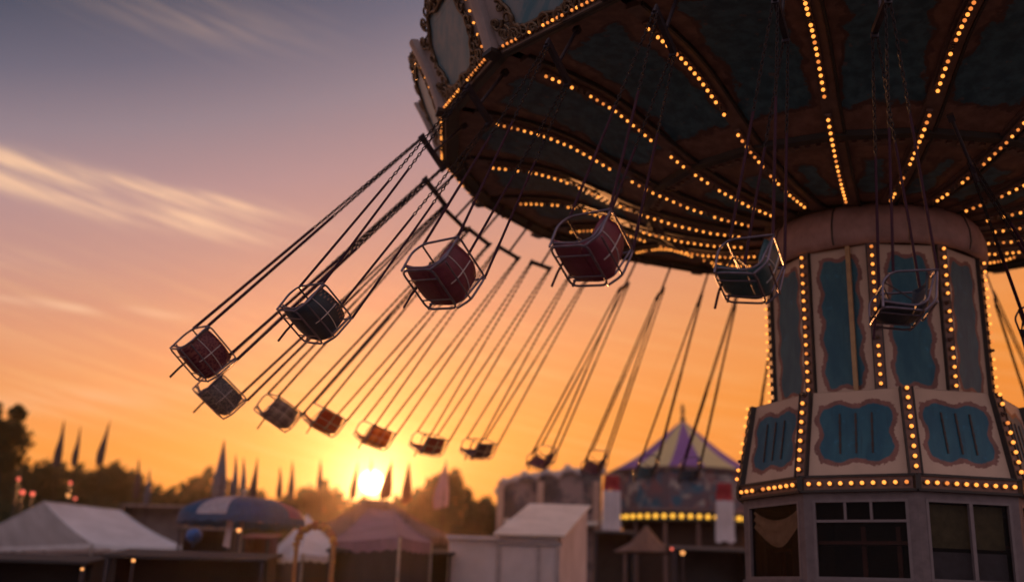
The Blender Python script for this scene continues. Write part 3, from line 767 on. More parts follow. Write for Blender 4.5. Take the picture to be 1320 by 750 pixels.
SW = [  # hinge angle, seat pixel, rope length (units), far branch, facing, shell, label
    (-17, (1160, 392), 2.5, 0, (-.97, .1, 0), 'ink', 'dark blue grey swing chair hanging in front of the painted column'),
    (-25, (962, 354), 2.5, 0, (-.90, .42, 0), 'teal', 'dark teal swing chair hanging just beside the upper left edge of the column'),
    (-36, (757, 326), 2.6, 0, (-.86, .50, 0), 'maroon', 'deep maroon swing chair with its seat against the bulb strips of the canopy'),
    (-49, (566, 358), 2.8, 0, (-.84, .54, 0), 'plum', 'large plum red swing chair against the peach sky below the canopy edge'),
    (-63, (400, 408), 2.95, 0, (-.80, .60, 0), 'navy', 'navy swing chair with rows of small pale marks printed on its backrest'),
    (-81, (258, 458), 3.4, 0, (-.72, .70, 0), 'wine', 'wine red patterned swing chair, the one flung farthest out to the left'),
    (-96, (280, 510), 3.5, 0, (-.72, .70, 0), 'grey', 'grey patterned swing chair directly below the wine red one'),
    (-107, (356, 532), 3.5, 1, (-.72, .70, 0), 'plaid', 'grey checked swing chair next right of the grey patterned chair'),
    (-116.5, (416, 541), 3.5, 1, (-.72, .70, 0), 'red', 'bright red swing chair between the grey checked and the glowing orange chair'),
    (-125.5, (481, 561), 3.5, 1, (-.72, .70, 0), 'orange', 'glowing orange swing chair right above the setting sun'),
    (-134, (551, 572), 3.5, 1, (-.72, .70, 0), 'crimson', 'crimson swing chair just right of the glowing orange chair'),
    (-143.5, (615, 578), 3.5, 1, (-.72, .70, 0), 'violet', 'dark violet swing chair with a pale cross of piping above the dark hedge'),
    (-153.5, (697, 590), 3.5, 1, (-.88, .45, 0), 'maroon', 'maroon swing chair hanging in front of the facade with the wavy roofline'),
    (-161, (765, 597), 3.5, 1, (-.9, .42, 0), 'wine', 'wine patterned swing chair at the left eave of the striped roof'),
    (-169, (832, 604), 3.5, 1, (-.93, .36, 0), 'teal', 'small teal swing chair in front of the left part of the striped roof'),
    (-176, (888, 607), 3.5, 1, (-.95, .3, 0), 'ink', 'small dark blue swing chair in front of the middle of the striped roof'),
    (-183.5, (976, 613), 3.5, 1, (-.95, .3, 0), 'maroon', 'maroon swing chair mostly hidden behind the booth, chains left of the column'),
]
for (th, (px, py), L, far, fw, fab, lab) in SW:
    A = hinge(rad(th)); swing(A, solve(px, py, A, L * S, far), fw, fab, lab, .86 if th > -30 else .9 if th > -70 else .96, nod=-16 if th < -100 else -6 if th < -70 else 0)
A = hinge(rad(139.5)); swing(A, CAM + (CAN @ cp(6.3, rad(137), -2.6) - CAM), (-.9, .4, 0), 'crimson', 'swing chair right of the column, its thin chains running down past the frame edge')
A = CAN @ cp(2.75, rad(-6), -.30)
d = ray(1225, 150); A = CAM + d * (7.25 * S / d.y); B = at(1341, 424, 8.3 * S)
swing(A, B, (-.9, .3, 0), 'ink', 'dark swing chair cut by the right edge of the photo, hung on a long strap', group=GROUP)

# ------------------------------------------------------------------ ground
m_ground = M_('dry_trodden_ground', (.20, .155, .12), .9, var=.5, scale=.6, bump=.3)
mb = MB(); gs = 2500; mb.add([(-gs, -gs, 0), (gs, -gs, 0), (gs, gs, 0), (-gs, gs, 0)], [(0, 1, 2, 3)]); tag(mb.build('ground', m_ground), kind='structure')

# ------------------------------------------------------------------ evening haze
mb = MB(); mb.box((0, 85, 24), (320, 210, 50)); haze = mb.build('haze', [])
hm = bpy.data.materials.new('evening_haze'); hm.use_nodes = True; n = hm.node_tree; n.nodes.remove(n.nodes['Principled BSDF'])
pv = n.nodes.new('ShaderNodeVolumePrincipled'); pv.inputs['Density'].default_value = .00018; pv.inputs['Color'].default_value = (.97, .80, .66, 1); pv.inputs['Anisotropy'].default_value = .89
n.links.new(pv.outputs[0], n.nodes['Material Output'].inputs['Volume']); haze.data.materials.append(hm); tag(haze, 'thin warm evening haze over the fairground', kind='stuff')

# ------------------------------------------------------------------ tents
m_canvas = M_('white_canvas', (.64, .65, .73), .75, var=.16, scale=1.1, bump=.35, trans=.25)
m_canvas2 = M_('lilac_canvas', (.22, .15, .24), .75, var=.22, scale=1.1, bump=.35, trans=.2)
m_canvas3 = M_('dark_plum_canvas', (.12, .07, .075), .75, var=.25, scale=1.1, bump=.35, trans=.1)
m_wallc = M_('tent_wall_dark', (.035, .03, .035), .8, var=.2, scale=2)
m_pole = M_('tent_pole', (.3, .28, .28), .5, .6)
def tent(label, C, L_, R_, ridge, zr_drop, mroof, mval, walls=True, val=.22):
    """C front corner, L_ left corner, R_ right corner (eave points); ridge: list of one or two points."""
    C, L_, R_ = Vector(C), Vector(L_), Vector(R_); K = L_ + R_ - C; K.z = C.z
    cen = (L_ + R_) / 2; root = empty('tent', Vector((cen.x, cen.y, 0)), label, 'tent', 'tents at the fairground'); T = lambda p: Vector(p) - root.location
    A = Vector(ridge[0]); B = Vector(ridge[-1])
    mb = MB(); n = 8
    def face(e0, e1, r0, r1):
        V = []
        for i in range(n + 1):
            for j in range(7):
                t_ = j / 6; e = e0.lerp(e1, i / n); r = r0.lerp(r1, i / n); p = e.lerp(r, t_); p = p + Vector((0, 0, -zr_drop * math.sin(PI * t_) - .03 * math.sin(PI * i / n) * (1 - t_))); V.append(T(p))
        mb.add(V, [(i * 7 + j, (i + 1) * 7 + j, (i + 1) * 7 + j + 1, i * 7 + j + 1) for i in range(n) for j in range(6)], 0, smooth=True)
    face(L_, C, A, A); face(C, R_, A, B); face(R_, K, B, B); face(K, L_, B, A)
    mb.build('roof', mroof, root)
    sm = MB()
    for a, b in ((C, A), (L_, A), (R_, B), (K, B), (A, B)):
        if (a - b).length > .1:
            pts = [T(a.lerp(b, j / 6) + Vector((0, 0, -zr_drop * math.sin(PI * j / 6) * (0 if a is A else 1) + .012))) for j in range(7)]; sm.tube(pts, .03, 5)
    sm.build('seams', mval, root)
    vb = MB(); q = [C, R_, K, L_]
    for i in range(4):
        a, b = q[i], q[(i + 1) % 4]; m2 = 12
        V = []
        for j in range(m2 + 1):
            p = a.lerp(b, j / m2) + Vector((0, 0, -.03 * math.sin(PI * j / m2))); V += [T(p), T(p - Vector((0, 0, val + .05 * (j % 2))))]
        vb.add(V, [(2 * j, 2 * j + 2, 2 * j + 3, 2 * j + 1) for j in range(m2)], 0)
    vb.build('valance', mval, root)
    for p in q:
        pb = MB(); pb.tube([T(p - Vector((0, 0, .02))), T(Vector((p.x, p.y, 0)))], .04, 6); pb.build('pole', m_pole, root)
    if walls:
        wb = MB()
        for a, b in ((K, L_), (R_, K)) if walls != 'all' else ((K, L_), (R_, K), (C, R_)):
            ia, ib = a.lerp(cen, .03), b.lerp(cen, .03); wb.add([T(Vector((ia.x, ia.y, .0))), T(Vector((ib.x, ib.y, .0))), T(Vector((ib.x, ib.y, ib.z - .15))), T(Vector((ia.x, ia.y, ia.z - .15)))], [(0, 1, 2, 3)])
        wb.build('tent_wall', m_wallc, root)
    return root
BGK = 1.4
atK = lambda px, py, Y: at(px, py, Y * BGK)
zK = lambda z: CAM.z + (z - CAM.z) * BGK
ez = zK(2.5)
tent('large white hip roofed tent at the far left with a lit right slope', at_z(119, 700, ez), at_z(-72, 706, ez), at_z(236, 705, ez), [atK(57, 647, 25.5), atK(155, 658, 28.5)], .10, m_canvas, m_canvas, val=.12)
tent('small white peaked tent behind the gold garland arch', at_z(392, 722, zK(2.3)), at_z(337, 719, zK(2.3)), at_z(454, 717, zK(2.3)), [atK(396, 664, 24)], .14, m_canvas, m_canvas, val=.15)
tent('lilac peaked tent right below the setting sun', at_z(470, 703, zK(2.5)), at_z(428, 697, zK(2.5)), at_z(556, 698, zK(2.5)), [atK(475, 656, 23), atK(508, 658, 25)], .10, m_canvas2, m_canvas2, val=.25)
tent('wide dark plum tent behind the lilac tent', atK(470, 690, 33), atK(385, 690, 36), atK(585, 692, 37), [atK(472, 644, 37), atK(500, 645, 38)], .16, m_canvas3, m_canvas3, val=.3)
# ---- white shed with lean-to roof
m_shedw = M_('off_white_panel', (.50, .44, .47), .6, var=.2, scale=.9); m_shedr = M_('pale_metal_roof', (.58, .50, .46), .36, var=.25, scale=1.2, bump=.2)
Yf = 19.0 * BGK
p0, p1 = at(642, 692, Yf), at(722, 690, Yf); ze = (p0.z + p1.z) / 2; w_ = p1.x - p0.x; dp = 4.2; rise = at(757, 655, Yf + dp).z - ze
shed = empty('market_shed', Vector(((p0.x + p1.x) / 2, Yf, 0)), 'low white shed with a pale sloping roof beside the striped carousel', 'shed')
x0, x1 = -w_ / 2, w_ / 2; sk = at(757, 655, Yf + dp).x - p1.x
mb = MB(); mb.box((0, .03, ze / 2), (w_, .06, ze)); mb.prism([(x1, 0, 0), (x1 + sk, dp, 0), (x1 + sk, dp, ze + rise), (x1, 0, ze)], Vector((1, 0, 0)), .05)
mb.prism([(x0, 0, 0), (x0 + sk, dp, 0), (x0 + sk, dp, ze + rise), (x0, 0, ze)], Vector((-1, 0, 0)), .05); mb.box((sk, dp, (ze + rise) / 2), (w_, .06, ze + rise - .02))
mb.build('wall', m_shedw, shed)
mb = MB(); nr_ = 4
for i in range(nr_):
    a, b = x0 - .12 + (w_ + .24) * i / nr_, x0 - .12 + (w_ + .24) * (i + 1) / nr_ - .004
    mb.add([(a, -.18, ze + .0), (b, -.18, ze + .0), (b + sk, dp + .1, ze + rise + .06), (a + sk, dp + .1, ze + rise + .06), (a, -.18, ze + .045), (b, -.18, ze + .045), (b + sk, dp + .1, ze + rise + .105), (a + sk, dp + .1, ze + rise + .105)],
           [(0, 3, 2, 1), (4, 5, 6, 7), (0, 1, 5, 4), (1, 2, 6, 5), (2, 3, 7, 6), (3, 0, 4, 7)])
mb.build('roof', m_shedr, shed)
mb = MB(); mb.box((0, -.03, ze - .16), (w_ + .1, .05, .10)); mb.box((x1 - .05, -.03, ze / 2 - .1), (.09, .05, ze - .22)); mb.box((x0 + .05, -.03, ze / 2 - .1), (.09, .05, ze - .22)); mb.box((.25, -.03, ze / 2 - .11), (.06, .04, ze - .24)); mb.build('trim', M_('grey_trim', (.32, .28, .30), .6), shed)
ax0 = at(578, 693, Yf).x - shed.location.x; aw_ = x0 - ax0
mb = MB(); mb.box((ax0 + aw_ / 2, .9, ze / 2 - .05), (aw_ - .02, 1.8, ze - .1)); mb.box((ax0 + aw_ / 2, .9, ze - .07), (aw_ + .1, 2.05, .09)); mb.box((ax0 + .1, -.03, ze / 2 - .1), (.09, .05, ze - .2)); mb.build('annex', m_shedw, shed)
mb = MB(); mb.box((.45, -.01, .95), (.7, .04, 1.9)); dr = mb.build('door', M_('mauve_door', (.40, .35, .38), .6), shed); mb = MB(); mb.ball((.2, -.06, 1.0), .035); mb.build('handle', m_pole, dr)

# ------------------------------------------------------------------ striped carousel behind
Yc = 36.0 * BGK
pk, ea = at(880, 541, Yc), at(880, 612, Yc); er = (at(976, 612, Yc).x - at(784, 612, Yc).x) / 2 * 1.02
car = empty('striped_roof_carousel', Vector((pk.x, Yc, 0)), 'round fairground building with purple and yellow striped peaked roof behind the booth', 'carousel')
m_pur, m_yel = M_('purple_canvas', (.20, .09, .28), .7, var=.1, scale=1), M_('yellow_canvas', (.52, .42, .22), .7, var=.1, scale=1)
mb = MB(); nst, sub = 14, 4; Hr = pk.z - ea.z
for i in range(nst):
    for s_ in range(sub):
        a, b = 2 * PI * (i + s_ / sub) / nst + .1, 2 * PI * (i + (s_ + 1) / sub) / nst + .1
        V = []
        for j in range(9):
            t_ = j / 8; r = er * (1 - t_) * (1 - .10 * math.sin(PI * t_)); z = ea.z + Hr * t_ * (1 - .10 * (1 - t_))
            V += [(r * math.sin(a), -r * math.cos(a), z), (r * math.sin(b), -r * math.cos(b), z)]
        mb.add(V, [(2 * j, 2 * j + 1, 2 * j + 3, 2 * j + 2) for j in range(8)], i % 2)
mb.build('striped_roof', [m_yel, m_pur], car)
mb = MB(); fh = at(880, 520, Yc).z - pk.z; mb.lathe([(.02, pk.z - .1), (.16, pk.z - .05), (.12, pk.z + .08), (.05, pk.z + fh * .35), (.13, pk.z + fh * .45), (.07, pk.z + fh * .6), (.09, pk.z + fh * .8), (.01, pk.z + fh)], 10)
mb.build('finial', m_dark, car)
z0, z1 = at(880, 664, Yc).z, at(880, 613, Yc).z
m_mural = uvmat('painted_fascia', lambda u, v, r: mixc(noise(u, v, 1.4, 4).sstep(.42, .55), mixc(noise(u + 5.0, v, .9, 3).sstep(.45, .55), (.16, .07, .08, 1), (.03, .09, .15, 1)), mixc(noise(u * .8 + 9.0, v, 1.2, 2).sstep(.5, .58), (.10, .07, .09, 1), (.30, .26, .25, 1))), .6)
mb = MB(); ns = 14
for i in range(ns):
    a, b = 2 * PI * i / ns + .1, 2 * PI * (i + 1) / ns + .1; R1 = er * .95
    A, B = Vector((R1 * math.sin(a), -R1 * math.cos(a), 0)), Vector((R1 * math.sin(b), -R1 * math.cos(b), 0)); l = (A - B).length
    mb.add([A + Vector((0, 0, z0)), B + Vector((0, 0, z0)), B + Vector((0, 0, z1)), A + Vector((0, 0, z1))], [(0, 1, 2, 3)], 0, [(i * 3, 0), (i * 3 + l, 0), (i * 3 + l, z1 - z0), (i * 3, z1 - z0)])
mb.build('mural_fascia', m_mural, car)
mb = MB(); mb.lathe([(er * .99, z1 - .1), (er * 1.0, z1 + .02), (er * .9, z1 + .05)], 28); mb.lathe([(er * .98, z0 - .08), (er * .98, z0 + .06), (er * .9, z0 + .06)], 28); mb.build('cornice', m_strip, car)
zb2 = at(880, 673, Yc).z
mb = MB(); mb.lathe([(er * 1.06, zb2 - .2), (er * 1.06, zb2 + .18), (er * .9, zb2 + .22)], 28); mb.lathe([(er * 1.06, zb2 - .2), (er * .5, zb2 - .22)], 28); mb.build('light_band', m_dark, car)
yb = ico(.12, 1); yb.materials.append(m_bulb_y)
for i in range(64):
    a = 2 * PI * i / 64
    if math.cos(a) > .05 or i % 2:
        if math.cos(a) < -.2: continue
        o = bpy.data.objects.new('bulb', yb); COL.objects.link(o); o.parent = car; o.location = (er * 1.075 * math.sin(a), -er * 1.075 * math.cos(a), zb2)
mb = MB(); mb.lathe([(er * .8, 0), (er * .8, zb2 - .2)], 14, smooth=False); mb.build('inner_wall', M_('dark_brown_wall', (.05, .028, .022), .8), car)
for i in range(7):
    a = -1.2 + i * .4; mb = MB(); mb.tube([(er * 1.0 * math.sin(a), -er * math.cos(a), 0), (er * 1.0 * math.sin(a), -er * math.cos(a), zb2 - .2)], .09, 7); mb.build('post', m_strip, car)
# hanging banners with red heads
m_ban, m_banr = M_('white_banner_cloth', (.55, .50, .56), .7, var=.1, scale=2, trans=.2), M_('red_banner_cloth', (.30, .03, .04), .7, trans=.15)
def banner(xa, xb, ytop, ymid, ybot, Y, label):
    Y = Y * BGK
    a, b, c = at((xa + xb) / 2, ytop, Y), at((xa + xb) / 2, ybot, Y), at((xa + xb) / 2, ymid, Y); w = (xb - xa) / FPX * Y; hh = a.z - b.z; hm = a.z - c.z
    root = empty('hanging_banner', Vector((a.x, Y, b.z)), label, 'banner', 'red topped white banners')
    def sheet(z0_, z1_, w0, w1):
        mb = MB(); V = []; n, m2 = 8, 6
        for i in range(n + 1):
            for j in range(m2 + 1):
                t_ = j / m2; x = (i / n - .5) * (w0 + (w1 - w0) * t_); V.append((x, .04 * math.sin(i * 1.7) + .06 * math.sin(j * .9), z0_ + (z1_ - z0_) * t_ - .05 * math.sin(i * 1.3) * (1 - t_)))
        mb.add(V, [(i * (m2 + 1) + j, (i + 1) * (m2 + 1) + j, (i + 1) * (m2 + 1) + j + 1, i * (m2 + 1) + j + 1) for i in range(n) for j in range(m2)], 0, smooth=True); return mb
    sheet(0, hh - hm, w, w * .9).build('cloth', m_ban, root); sheet(hh - hm, hh, w * .9, w * .75).build('red_head', m_banr, root)
    mb = MB(); mb.tube([(-w * .55, 0, hh + .02), (w * .55, 0, hh + .02)], .03, 6); mb.tube([(0, .05, hh + .02), (0, .25, hh + .02)], .03, 6); mb.build('rod', m_pole, root)
banner(776, 801, 612, 632, 691, 32.2, 'white banner with red head hanging beside the wavy roofed facade')
banner(921, 946, 622, 645, 698, 32.6, 'white banner with red head hanging next to the booth')
# facade with a wavy top, left of the carousel
Yd = 33.0 * BGK
fx0, fx1 = at(643, 640, Yd).x, at(776, 640, Yd).x; top_px = [(643, 634), (650, 622), (664, 619), (676, 613), (690, 615), (704, 609), (718, 613), (732, 605), (746, 609), (760, 603), (776, 607)]
fac = empty('fairground_facade', Vector(((fx0 + fx1) / 2, Yd, 0)), 'long painted facade with a wavy white edged top behind the white shed', 'facade')
T = lambda p: Vector(p) - fac.location
tp = [at(x, y, Yd) for x, y in top_px]
poly = [T((tp[0].x, Yd, 0)), T((tp[-1].x, Yd, 0))] + [T(p) for p in reversed(tp)]
mb = MB(); mb.prism(poly, Vector((0, -1, 0)), .3, 0, [(p.x, p.z) for p in poly]); mb.build('mural_wall', uvmat('mural_paint', lambda u, v, r: mixc(noise(u, v, .9, 4).sstep(.45, .56), mixc(noise(u + 3.0, v, 1.4, 3).sstep(.45, .6), (.05, .04, .05, 1), (.10, .09, .10, 1)), (.24, .17, .17, 1)), .7), fac)
mb = MB(); mb.tube([T(p) + Vector((0, -.1, .03)) for p in rnd_path(tp, .5)], .12, 6)
for p in tp: mb.ball(T(p) + Vector((0, -.08, .03)), .20, 0, 8, 5)
mb.build('wavy_edge', M_('chalky_white_edge', (.42, .36, .38), .6), fac)
for px in (645, 696, 768):
    a = at(px, 640, Yd); mb = MB(); mb.box((a.x - fac.location.x, -.2, at(px, 620, Yd).z / 2), (.28, .2, at(px, 622, Yd).z)); mb.build('pillar', M_('rose_pillar', (.42, .27, .22), .6) if px == 645 else bpy.data.materials['rose_pillar'], fac)
mb = MB(); pA, pB = at(650, 668, Yd - .6), at(770, 660, Yd - .6); mb.box(((pA.x + pB.x) / 2 - fac.location.x, -.5, pA.z - .1), (pB.x - pA.x, .9, .15)); mb.build('canopy_ledge', m_shedr, fac)
# little pointed stall in front of the carousel
Ys = 26.0 * BGK
pk2 = at(833, 676, Ys); stl = empty('pointed_stall', Vector((pk2.x, Ys, 0)), 'small brown stall with a pointed roof under the row of yellow bulbs', 'stall')
mb = MB(); r0_ = 1.0; ez2 = at(833, 712, Ys).z
mb.lathe([(r0_ * 1.15, ez2), (r0_ * .55, ez2 + (pk2.z - ez2) * .35), (r0_ * .2, ez2 + (pk2.z - ez2) * .75), (.02, pk2.z)], 8, smooth=False); mb.build('roof', M_('brown_stall_roof', (.15, .075, .05), .6), stl)
mb = MB(); mb.box((0, .4, 1.1), (1.7, .08, 2.1)); mb.box((0, -.5, .5), (1.7, .5, 1.0)); mb.build('counter', M_('brown_stall_wood', (.10, .06, .04), .6), stl)
for sx in (-1, 1): mb = MB(); mb.box((sx * .8, -.6, ez2 / 2), (.10, .10, ez2)); mb.build('post', m_strip, stl)

# ------------------------------------------------------------------ big striped parasol, arch, small things
Yp = 19.0 * BGK
pc = at(315, 640, Yp); pr_ = (at(396, 664, Yp).x - at(236, 664, Yp).x) / 2; pz = at(315, 668, Yp).z
par = empty('striped_parasol', Vector((pc.x, Yp, 0)), 'big round parasol with blue and purple segments between two white tents', 'parasol')
m_pb, m_pp, m_pw = M_('blue_parasol_cloth', (.02, .075, .19), .6, trans=.25), M_('plum_parasol_cloth', (.15, .07, .15), .6, trans=.25), M_('white_parasol_cloth', (.38, .36, .44), .6, trans=.25)
mb = MB(); H_ = pc.z - pz
for i in range(12):
    for s_ in range(3):
        a, b = 2 * PI * (i + s_ / 3) / 12, 2 * PI * (i + (s_ + 1) / 3) / 12; V = []
        for j in range(8):
            q = j / 7 * PI / 2; r = pr_ * math.cos(q) * (1 - .0 * s_); z = pz + H_ * math.sin(q); V += [(r * math.sin(a), -r * math.cos(a), z), (r * math.sin(b), -r * math.cos(b), z)]
        mb.add(V, [(2 * j, 2 * j + 1, 2 * j + 3, 2 * j + 2) for j in range(7)], (0, 0, 1, 0, 0, 2)[i % 6], smooth=True)
mb.build('canopy', [m_pb, m_pp, m_pw], par)
mb = MB(); V = []
for i in range(48):
    a = 2 * PI * i / 48; V += [(pr_ * math.sin(a), -pr_ * math.cos(a), pz), (pr_ * 1.01 * math.sin(a), -pr_ * 1.01 * math.cos(a), pz - .14 - .05 * abs(math.sin(a * 12)))]
mb.add(V, [(2 * i, 2 * ((i + 1) % 48), 2 * ((i + 1) % 48) + 1, 2 * i + 1) for i in range(48)], 0); mb.build('fringe', m_pb, par)
mb = MB(); mb.tube([(0, 0, 0), (0, 0, pc.z + .12)], .05, 8); mb.ball((0, 0, pc.z + .12), .07); mb.build('pole', m_pole, par)
mb = MB(); mb.lathe([(.45, 0), (.45, .12), (.08, .18)], 16); mb.build('foot', m_dark, par)
for i in range(12): 
    a = 2 * PI * i / 12; mb = MB(); mb.tube([(0, 0, pc.z - .35), (pr_ * .97 * math.sin(a), -pr_ * .97 * math.cos(a), pz + .01)], .014, 4); mb.build('rib', m_steel, par)
mb = MB(); q = at(297, 668, Yp - 1.0) - par.location; b_ = at(291, 706, Yp - 1.0) - par.location
mb.add([q + Vector((-.05, 0, 0)), q + Vector((.08, 0, 0)), b_ + Vector((.09, 0, 0)), b_ + Vector((-.09, .03, .05))], [(0, 1, 2, 3)]); mb.build('ribbon', m_ban, par)
# drinks booth under and behind the parasol
def counter_stall(px0, px1, pytop, Y, label, colr):
    Y = Y * BGK
    a, b = at(px0, pytop, Y), at(px1, pytop, Y); w = b.x - a.x; h = a.z
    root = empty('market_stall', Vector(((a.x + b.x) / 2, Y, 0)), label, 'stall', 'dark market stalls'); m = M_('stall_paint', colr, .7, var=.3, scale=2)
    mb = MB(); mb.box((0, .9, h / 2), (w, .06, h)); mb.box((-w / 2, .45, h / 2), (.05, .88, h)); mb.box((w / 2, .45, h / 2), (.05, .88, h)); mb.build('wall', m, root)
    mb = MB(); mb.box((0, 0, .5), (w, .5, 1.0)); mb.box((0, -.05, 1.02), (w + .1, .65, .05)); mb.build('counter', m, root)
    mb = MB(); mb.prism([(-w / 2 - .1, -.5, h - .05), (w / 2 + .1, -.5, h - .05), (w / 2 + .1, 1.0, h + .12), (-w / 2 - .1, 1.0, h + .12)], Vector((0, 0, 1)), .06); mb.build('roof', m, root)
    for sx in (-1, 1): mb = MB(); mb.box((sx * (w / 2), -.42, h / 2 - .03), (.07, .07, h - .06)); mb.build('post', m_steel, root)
    return root
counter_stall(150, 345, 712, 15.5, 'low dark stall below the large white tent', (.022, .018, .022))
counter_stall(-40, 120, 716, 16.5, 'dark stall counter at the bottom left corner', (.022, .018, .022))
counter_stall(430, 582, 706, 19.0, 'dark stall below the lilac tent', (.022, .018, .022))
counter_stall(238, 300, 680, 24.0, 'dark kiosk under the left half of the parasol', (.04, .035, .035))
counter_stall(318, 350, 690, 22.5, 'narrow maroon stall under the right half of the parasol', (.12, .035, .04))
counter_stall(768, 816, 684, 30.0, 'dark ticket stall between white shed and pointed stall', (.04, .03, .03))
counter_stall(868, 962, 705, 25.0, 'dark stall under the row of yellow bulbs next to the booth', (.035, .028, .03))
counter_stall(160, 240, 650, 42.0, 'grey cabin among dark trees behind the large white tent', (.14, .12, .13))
# gold garland arch
Ya = 16.0 * BGK; a0, a1 = at(378, 752, Ya), at(426, 752, Ya); tpz = at(401, 677, Ya).z; cx = (a0.x + a1.x) / 2; aw = (a1.x - a0.x) / 2
arch = empty('garland_arch', Vector((cx, Ya, 0)), 'golden brown garland arch in front of the small white tent', 'arch')
pts = [(-aw, 0, 0), (-aw, 0, tpz - aw)] + [(-aw * math.cos(q), 0, tpz - aw + aw * math.sin(q)) for q in np.linspace(0, PI, 13)[1:-1]] + [(aw, 0, tpz - aw), (aw, 0, 0)]
mb = MB(); mb.tube(pts, .05, 6); mb.build('hoop', M_('gold_hoop', (.28, .14, .06), .5), arch)
mb = MB(); g2 = random.Random(2)
for i in range(150):
    k = g2.randrange(len(pts) - 1); p = Vector(pts[k]).lerp(Vector(pts[k + 1]), g2.random()); mb.ball(p + Vector((g2.uniform(-.06, .06), g2.uniform(-.06, .06), g2.uniform(-.06, .06))), g2.uniform(.025, .05), g2.randrange(2), 5, 4)
tag(mb.build('flowers', [M_('gold_flower', (.45, .24, .06), .6), M_('rust_flower', (.28, .10, .05), .6)], arch), kind='stuff')
# blue balloon
p = at(250, 690, 20 * BGK); mb = MB(); mb.ball((0, 0, 0), .22, 0, 12, 8, (1, 1, .9)); mb.lathe([(.04, -.27), (.012, -.22)], 8); o = mb.build('balloon', M_('bright_blue_vinyl', (.015, .10, .36), .35)); o.location = p; tag(o, 'bright blue balloon under the left rim of the striped parasol', 'balloon')

# ------------------------------------------------------------------ feather flags
m_flagpole = M_('dull_flag_pole', (.03, .025, .025), .9, spec=.05)
m_fl = [M_('dark_flag_cloth', (.05, .04, .05), .7, trans=.15), M_('slate_blue_flag_cloth', (.06, .08, .14), .7, trans=.2), M_('rust_flag_cloth', (.22, .08, .04), .7, trans=.3), M_('pale_pink_flag_cloth', (.40, .26, .30), .7, trans=.3)]
def flag(tx, ty, bx, by, wpx, ci, Y, label, group='feather flags along the fairground'):
    Y = Y * BGK
    T_, B_ = at(tx, ty, Y), at(bx, by, Y); w = 1.25 * wpx / FPX * Y; dx_ = T_.x - B_.x
    root = empty('feather_flag', Vector((B_.x, Y, 0)), label, 'flag', group)
    h0, h1 = B_.z, T_.z; sgn = 1 if tx >= bx else -1
    mb = MB(); pole = []
    for i in range(13): t_ = i / 12; pole.append(Vector((dx_ * (t_ ** 1.6) , 0, h0 + (h1 - h0) * t_)))
    mb.tube([(0, 0, 0), (0, 0, h0 * .5)] + pole, [.022, .022] + [.02 - .012 * i / 12 for i in range(13)], 6); mb.build('pole', m_flagpole, root)
    cb = MB(); V = []
    for i, p in enumerate(pole):
        t_ = i / 12; ww = w * min(1, (1 - t_) * 1.25) ** .8 * (.8 + .2 * min(1, t_ * 3)) + .01
        for j in range(4): V.append(p + Vector((-sgn * ww * (j / 3 - .35), .05 * math.sin(t_ * 7 + j) * j / 3, -.04 * j)))
    F = [(i * 4 + j, i * 4 + j + 1, (i + 1) * 4 + j + 1, (i + 1) * 4 + j) for i in range(12) for j in range(3)]
    cb.add(V, F, 0, smooth=True); cb.build('cloth', m_fl[ci], root)
FL = [
    (83, 540, 75, 598, 9, 0, 30, 'dark pointed flag, tallest of the pair left of the leaning flag'), (104, 548, 97, 598, 7, 0, 31, 'dark narrow flag just right of the tallest left flag'),
    (142, 540, 130, 596, 9, 0, 30, 'dark flag leaning strongly to the right above the big white tent'), (179, 590, 177, 640, 7, 0, 33, 'dark short flag over the right end of the white tent ridge'),
    (193, 603, 190, 648, 7, 1, 34, 'slate blue short flag right of the dark short flag'), (289, 565, 284, 640, 15, 1, 24, 'broad slate blue flag, tallest above the striped parasol'),
    (304, 584, 303, 640, 7, 1, 25, 'slate flag directly right of the broad blue flag'), (314, 588, 314, 640, 7, 1, 26, 'narrow slate flag in the middle of the parasol flags'),
    (332, 588, 327, 640, 8, 0, 25, 'dark slanted flag, rightmost above the parasol'), (361, 600, 361, 640, 6, 0, 30, 'short black flag left of a taller black one'),
    (377, 592, 376, 642, 7, 0, 30, 'taller black flag between parasol and sun'), (413, 591, 413, 628, 6, 0, 34, 'thin brown flag standing in front of the round bush'),
    (461, 594, 456, 640, 7, 2, 30, 'rust flag at the left edge of the sun glow'), (479, 590, 478, 620, 4, 2, 33, 'thinnest rust flag, inside the sun glow'),
    (505, 592, 499, 640, 13, 2, 28, 'broad rust flag at the right edge of the sun glow'), (527, 594, 526, 645, 11, 2, 28, 'dark rust flag next right of the broad rust flag'),
    (575, 592, 571, 652, 17, 3, 25, 'pale pink and mauve flag in front of the big round tree')]
for f_ in FL: flag(*f_)

